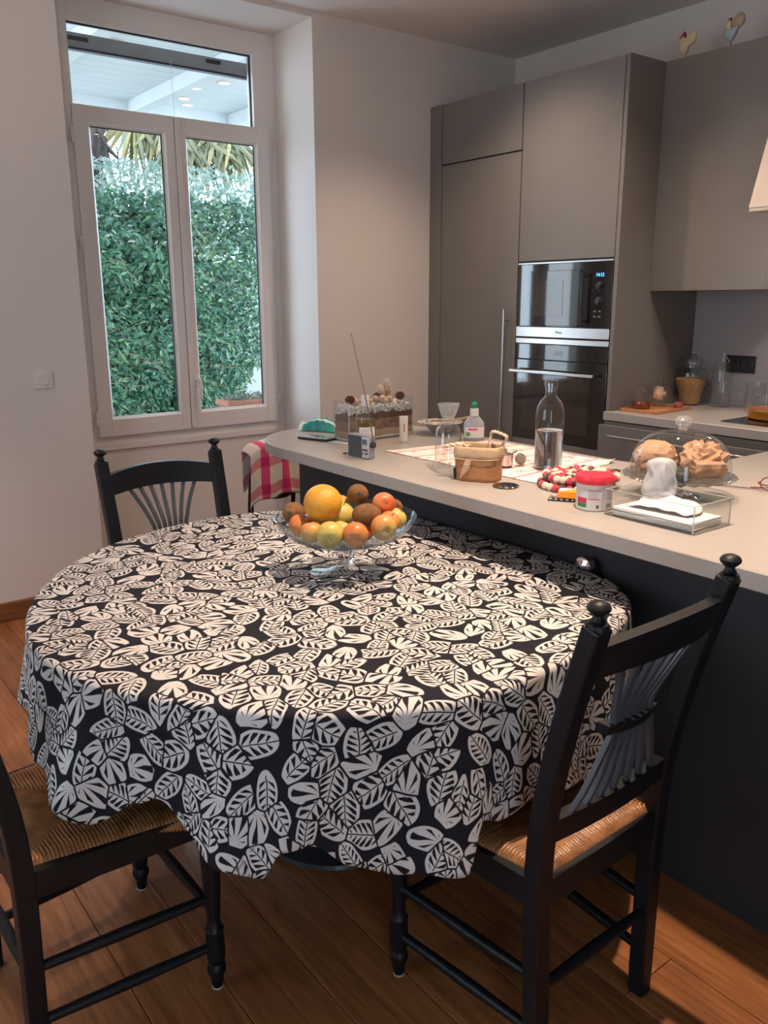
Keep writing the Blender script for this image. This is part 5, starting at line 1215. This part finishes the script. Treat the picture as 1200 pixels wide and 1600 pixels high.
def crumple(name, label, c, rx, ry, rz_, sd, m, rot=0, jit=.16):
    r7 = random.Random(sd); sg, rg = 24, 14; q = MB().ball((0, 0, 0), 1, sg, rg); vs = []
    for (x, y, z) in q.v:
        k_ = 1+r7.uniform(-jit, jit)+.12*noise.noise(Vector((x*1.3+sd, y*1.3, z*1.3))); e_ = .72
        vs.append((rx*k_*math.copysign(abs(x)**e_, x), ry*k_*math.copysign(abs(y)**e_, y), rz_*k_*z))
    mz = min(v[2] for v in vs); fl = mz+.010; q.v = [(x, y, max(z, fl)-fl) for x, y, z in vs]
    tr = []
    for f in q.f:
        if len(f) == 4: tr += [(f[0], f[1], f[2]), (f[0], f[2], f[3])] if r7.random() < .5 else [(f[1], f[2], f[3]), (f[1], f[3], f[0])]
        else: tr.append(f)
    q.f = tr; q.mi = [0]*len(tr)
    o = q.build(name, m, None, smooth=False, loc=c); o.rotation_euler = (0, 0, rot); return tag(o, label, 'bag', 'paper bags under the dome')
zp = ZT+.0612
bag1 = crumple('paper_bag', 'smooth brown paper bag on the left under the glass dome', (1.925, 1.322, zp), .052, .054, .046, 3, mat('bakery_paper', (.50, .29, .17), .7, var=.08, scale=30, bump=.3, bscale=60), .3, .06)
bag2 = crumple('paper_bag', 'heavily crumpled brown paper bag on the right under the glass dome', (1.962, 1.205, zp), .056, .056, .046, 8, bag1.data.materials[0], .9, .15)
# knife behind the stand, eyeglasses at the right edge
t = thing('knife', 'table knife blade tip lying behind the cake stand', 'knife', (2.16, 1.245, ZT), R(-68))
MB().prism([(-.10, -.005), (.05, -.007), (.075, -.003), (.08, .002), (.05, .005), (-.10, .005)], .001, .003).build('blade', M['chrome'], t, smooth=False)
MB().box(-.19, -.008, 0, -.10, .008, .009, .003).build('handle', M['chrome'], t)
t = thing('eyeglasses', 'brown wire eyeglasses lying folded at the right edge of the worktop', 'eyeglasses', (2.172, 1.168, ZT), R(-55))
GLM = mat('brown_frame', (.22, .07, .05), .3, metal=.3)
for sx in (0, 1):
    q = MB().tube([(.035+sx*.062+.026*cos(a), -.0, .022+.019*sin(a)) for a in [2*pi*k_/24 for k_ in range(24)]], .0018, 6, closed=True); q.build('rim', GLM, t)
    MB().lathe([(.0001, 0), (.0245, 0)], 24, caps=False, sy=.74, M=Matrix.Translation((.035+sx*.062, 0, .022)) @ Matrix.Rotation(pi/2, 4, 'X')).build('lens', M['glass'], t)
MB().tube(smooth_path([(.059, 0, .026), (.066, -.002, .030), (.073, 0, .026)], 4), .0018, 6).build('bridge', GLM, t)
MB().tube(smooth_path([(.009, 0, .024), (.004, .006, .024), (.02, .03, .012), (.07, .05, .006), (.11, .055, .003)], 4), .002, 6).build('temple', GLM, t)
MB().tube(smooth_path([(.123, 0, .024), (.126, .006, .024), (.10, .02, .014), (.03, .03, .006), (-.012, .032, .003)], 4), [.002]*12+[.003]*5, 6).build('temple', GLM, t)

# ------------------------------------------------------------------ back worktop things
t = thing('serving_tray', 'orange bamboo tray beside the oven cupboard on the back worktop', 'tray', (3.468, 2.503, ZT), R(0))
t.location = (3.452, 2.395, ZT); t.rotation_euler = (0, 0, R(3))
MB().box(-.15, -.10, 0, .15, .10, .008, .003).build('board', M['wood_tray'], t)
q = MB()
for (a, b) in (((-.15, -.10), (.15, -.094)), ((-.15, .094), (.15, .10)), ((-.15, -.094), (-.144, .094)), ((.144, -.094), (.15, .094))): q.box(a[0], a[1], .008, b[0], b[1], .014, .0015)
q.build('lip', M['wood_tray'], t)
zt2 = ZT+.0085
t = thing('honey_jar', 'ribbed glass beehive honey pot with dark amber honey on the tray', 'jar', (3.392, 2.435, zt2))
MB().lathe([(.040, 0), (.042, .004), (.042, .040), (.040, .044), (.043, .046), (.040, .060), (.034, .080), (.024, .100), (.012, .113), (.005, .116), (.007, .121), (.004, .126), (0, .127)], 40, flute=.03, nfl=18).build('glass', M['jar_glass'], t)
MB().lathe([(.037, .003), (.0395, .006), (.0395, .036), (0, .036)], 32).build('honey', mat('amber_honey', (.22, .045, .01), .15, coat=.3), t)
t = thing('sugar_jar', 'faceted lidded glass jar of sugar lumps on the tray', 'jar', (3.520, 2.425, zt2))
MB().lathe([(.028, 0), (.032, .003), (.018, .012), (.022, .020), (.036, .040), (.044, .085), (.0445, .10)], 36, flute=.05, nfl=10, caps=False).build('glass', M['jar_glass'], t)
MB().lathe([(.0465, .1005), (.0465, .104), (.030, .112), (.010, .118), (.005, .122), (.013, .128), (.005, .134), (.004, .150), (0, .162)], 28, caps=False).build('lid', M['jar_glass'], t)
q = MB()
for i in range(46): a = rnd.uniform(0, 6.28); r_ = rnd.uniform(0, .026); q.box(*[c_+o_ for c_, o_ in zip((r_*cos(a), r_*sin(a), rnd.uniform(.035, .082)), (-.006, -.006, -.004))], *[c_+o_ for c_, o_ in zip((r_*cos(a), r_*sin(a), rnd.uniform(.0455, .092)), (.006, .006, .004))], .001)
q.build('sugar_lumps', mat('sugar', (.75, .52, .36), .8, var=.3, scale=30), t, kind='stuff')
t = thing('small_glass_dome', 'little glass dome over a red-brown candle on the tray', 'dome', (3.545, 2.335, zt2))
MB().lathe([(.038, 0), (.039, .02), (.036, .038), (.026, .052), (.010, .060), (.0001, .061)], 32, caps=False).build('cover', M['jar_glass'], t)
MB().lathe([(.020, .0005), (.020, .026), (.017, .029), (0, .029)], 24).build('candle', mat('red_wax', (.35, .07, .03), .4), t)
# pasta jar
t = thing('pasta_jar', 'large lidded glass ginger jar half filled with pasta', 'jar', (3.775, 2.425, ZT))
MB().lathe([(.0001, .004), (.050, .0), (.054, .004), (.054, .03), (.060, .06), (.074, .10), (.081, .135), (.078, .160), (.060, .178), (.046, .184), (.045, .196), (.043, .196)], 48, caps=False).build('glass', M['jar_glass'], t)
MB().lathe([(.048, .1965), (.049, .204), (.046, .222), (.034, .238), (.014, .245), (.008, .248)], 40, caps=False).lathe([(.008, .248), (.007, .250), (.013, .257), (.013, .264), (.007, .269), (0, .270)], 20).build('lid', M['jar_glass'], t)
MB().lathe([(.047, .006), (.050, .01), (.050, .03), (.056, .06), (.070, .10), (.074, .120), (.060, .126), (0, .124)], 40).build('filling', mat('pasta_filling', (.42, .22, .08), .8, var=.15, scale=80, bump=.9, bscale=130), t)
q = MB()
for i in range(260): a = rnd.uniform(0, 6.28); r_ = .07*sqrt(rnd.random()); b = rnd.uniform(0, 3.1); p = Vector((r_*cos(a), r_*sin(a), .125+rnd.uniform(0, .006))); d = Vector((cos(b), sin(b), rnd.uniform(-.2, .2)))*.008; q.tube([p-d, p+d], .0028, 5)
q.build('pasta', mat('pasta', (.50, .27, .09), .6, var=.1), t, kind='stuff')
# tall clear bottle + jug + small glass
t = thing('clear_carafe', 'empty tall clear glass bottle with a wire stopper in front of the black socket', 'bottle', (3.80, 2.275, ZT))
MB().lathe([(.0001, .003), (.043, .001), (.046, .005), (.046, .175), (.040, .197), (.022, .212), (.015, .220), (.0145, .240), (.017, .242), (.016, .248)], 40, caps=False).build('glass', M['jar_glass'], t)
MB().lathe([(.012, .243), (.013, .262), (.008, .268), (0, .268)], 20).build('stopper', M['jar_glass'], t)
MB().tube([(.0, -.016, .24), (.0, -.03, .222), (0, -.024, .215)], .0012, 6).build('wire_clip', M['chrome'], t)
t = thing('glass_jug', 'clear glass jug with a handle beyond the orange pan', 'jug', (3.76, 2.075, ZT))
MB().lathe([(.0001, .003), (.040, .0), (.044, .004), (.046, .06), (.042, .10), (.045, .135), (.046, .136)], 36, caps=False).build('glass', M['jar_glass'], t)
MB().tube(smooth_path([(0, .042, .115), (0, .066, .122), (0, .080, .100), (0, .076, .065), (0, .060, .045), (0, .046, .040)], 5), .0055, 10).build('handle', M['jar_glass'], t)
t = thing('tumbler', 'clear drinking glass behind the pan at the right edge', 'glass', (3.68, 1.985, ZT))
MB().lathe([(.0001, .004), (.026, .0), (.029, .003), (.034, .085), (.0335, .0855), (.028, .006), (.0001, .006)], 32, caps=False).build('glass', M['jar_glass'], t)
# pan on the hob
t = thing('frying_pan', 'orange enamel frying pan on the black hob, cut by the right edge', 'pan', (3.560, 1.855, ZT+.0056))
MB().lathe([(.0001, .0), (.108, 0), (.118, .006), (.126, .036), (.129, .040), (.128, .0425), (.124, .041)], 64, caps=False).build('outside', M['enamel'], t)
MB().lathe([(.1285, .0425), (.126, .0435), (.1235, .0400), (.115, .008), (.10, .004), (.0001, .004)], 64, caps=False).build('inside', M['pan_in'], t)
MB().lathe([(.1285, .0415), (.1295, .043), (.1285, .0445), (.1265, .0440)], 64, caps=False).build('rim', M['chrome'], t)
MB().tube(smooth_path([(.03, -.128, .034), (.05, -.17, .045), (.09, -.28, .06)], 4), 0, sq=(.026, .014)).build('handle', M['black'], t, smooth=False)

# ------------------------------------------------------------------ hen figures on the wall cupboard
CREAM = mat('cream_resin', (.62, .50, .30), .6, var=.1, scale=30); REDR = mat('red_resin', (.30, .03, .05), .6); BLUER = mat('blue_resin', (.38, .48, .46), .6, var=.1, scale=30); TANR = mat('tan_resin', (.42, .30, .20), .7, var=.15, scale=50, bump=.4)
def blob(name, out, th, m, parent, y0=0):
    """rounded relief from an outline in the YZ plane (y,z), thickness along x"""
    n = len(out); P = smooth_path(out+[out[0]], 4)[:-1] if True else out; P = [(p[0], p[1]) for p in [(v.x, v.y) for v in P]]
    n = len(P); cx = sum(p[0] for p in P)/n; cy = sum(p[1] for p in P)/n; q = MB()
    for (sc_, x) in ((.55, -th), (.88, -th*.75), (1, -th*.2), (1, th*.2), (.88, th*.75), (.55, th)):
        for (a, b) in P: q.v.append((x, cx+(a-cx)*sc_, cy+(b-cy)*sc_))
    for l_ in range(5):
        for k_ in range(n): q.f.append((l_*n+k_, l_*n+(k_+1) % n, (l_+1)*n+(k_+1) % n, (l_+1)*n+k_)); q.mi.append(0)
    q.f += [tuple(reversed(range(n))), tuple(range(5*n, 6*n))]; q.mi += [0, 0]
    return q.build(name, m, parent, angle=60)
def P3(l_): return [(a, b, 0) for a, b in l_]
t = thing('hen_figure', 'small cream hen figure with red comb on a stick, left on the wall cupboard', 'figurine', (3.60, 2.482, 2.46))
MB().tube([(0, .0, 0), (0, .0, .045)], .003, 8).build('stick', M['kraft_l'], t)
blob('body', P3([(.0, .035), (.018, .042), (.030, .060), (.034, .085), (.030, .110), (.018, .120), (.004, .108), (-.012, .112), (-.030, .128), (-.048, .124), (-.050, .100), (-.044, .080), (-.028, .072), (-.014, .066), (-.008, .045)]), .010, CREAM, t)
blob('comb', P3([(.034, .108), (.026, .118), (.020, .124), (.010, .135), (.004, .124), (.008, .110), (.020, .104)]), .008, REDR, t)
t = thing('hen_figure', 'small hen figure with pale blue body and round tan tail on a stick', 'figurine', (3.60, 2.262, 2.46))
MB().tube([(0, .0, 0), (0, .0, .050)], .003, 8).build('stick', M['kraft_l'], t)
blob('body', P3([(.0, .040), (.020, .055), (.030, .075), (.026, .092), (.005, .090), (-.018, .096), (-.034, .104), (-.030, .088), (-.016, .060)]), .011, BLUER, t)
blob('neck', P3([(.022, .088), (.024, .108), (.016, .128), (.006, .130), (.004, .108), (.0, .092)]), .009, CREAM, t)
blob('comb', P3([(.022, .124), (.016, .134), (.006, .138), (.002, .130), (.008, .122)]), .006, REDR, t)
blob('tail', P3([(.0, .100), (-.006, .125), (-.018, .143), (-.038, .148), (-.054, .136), (-.058, .112), (-.044, .094), (-.022, .096)]), .009, TANR, t)
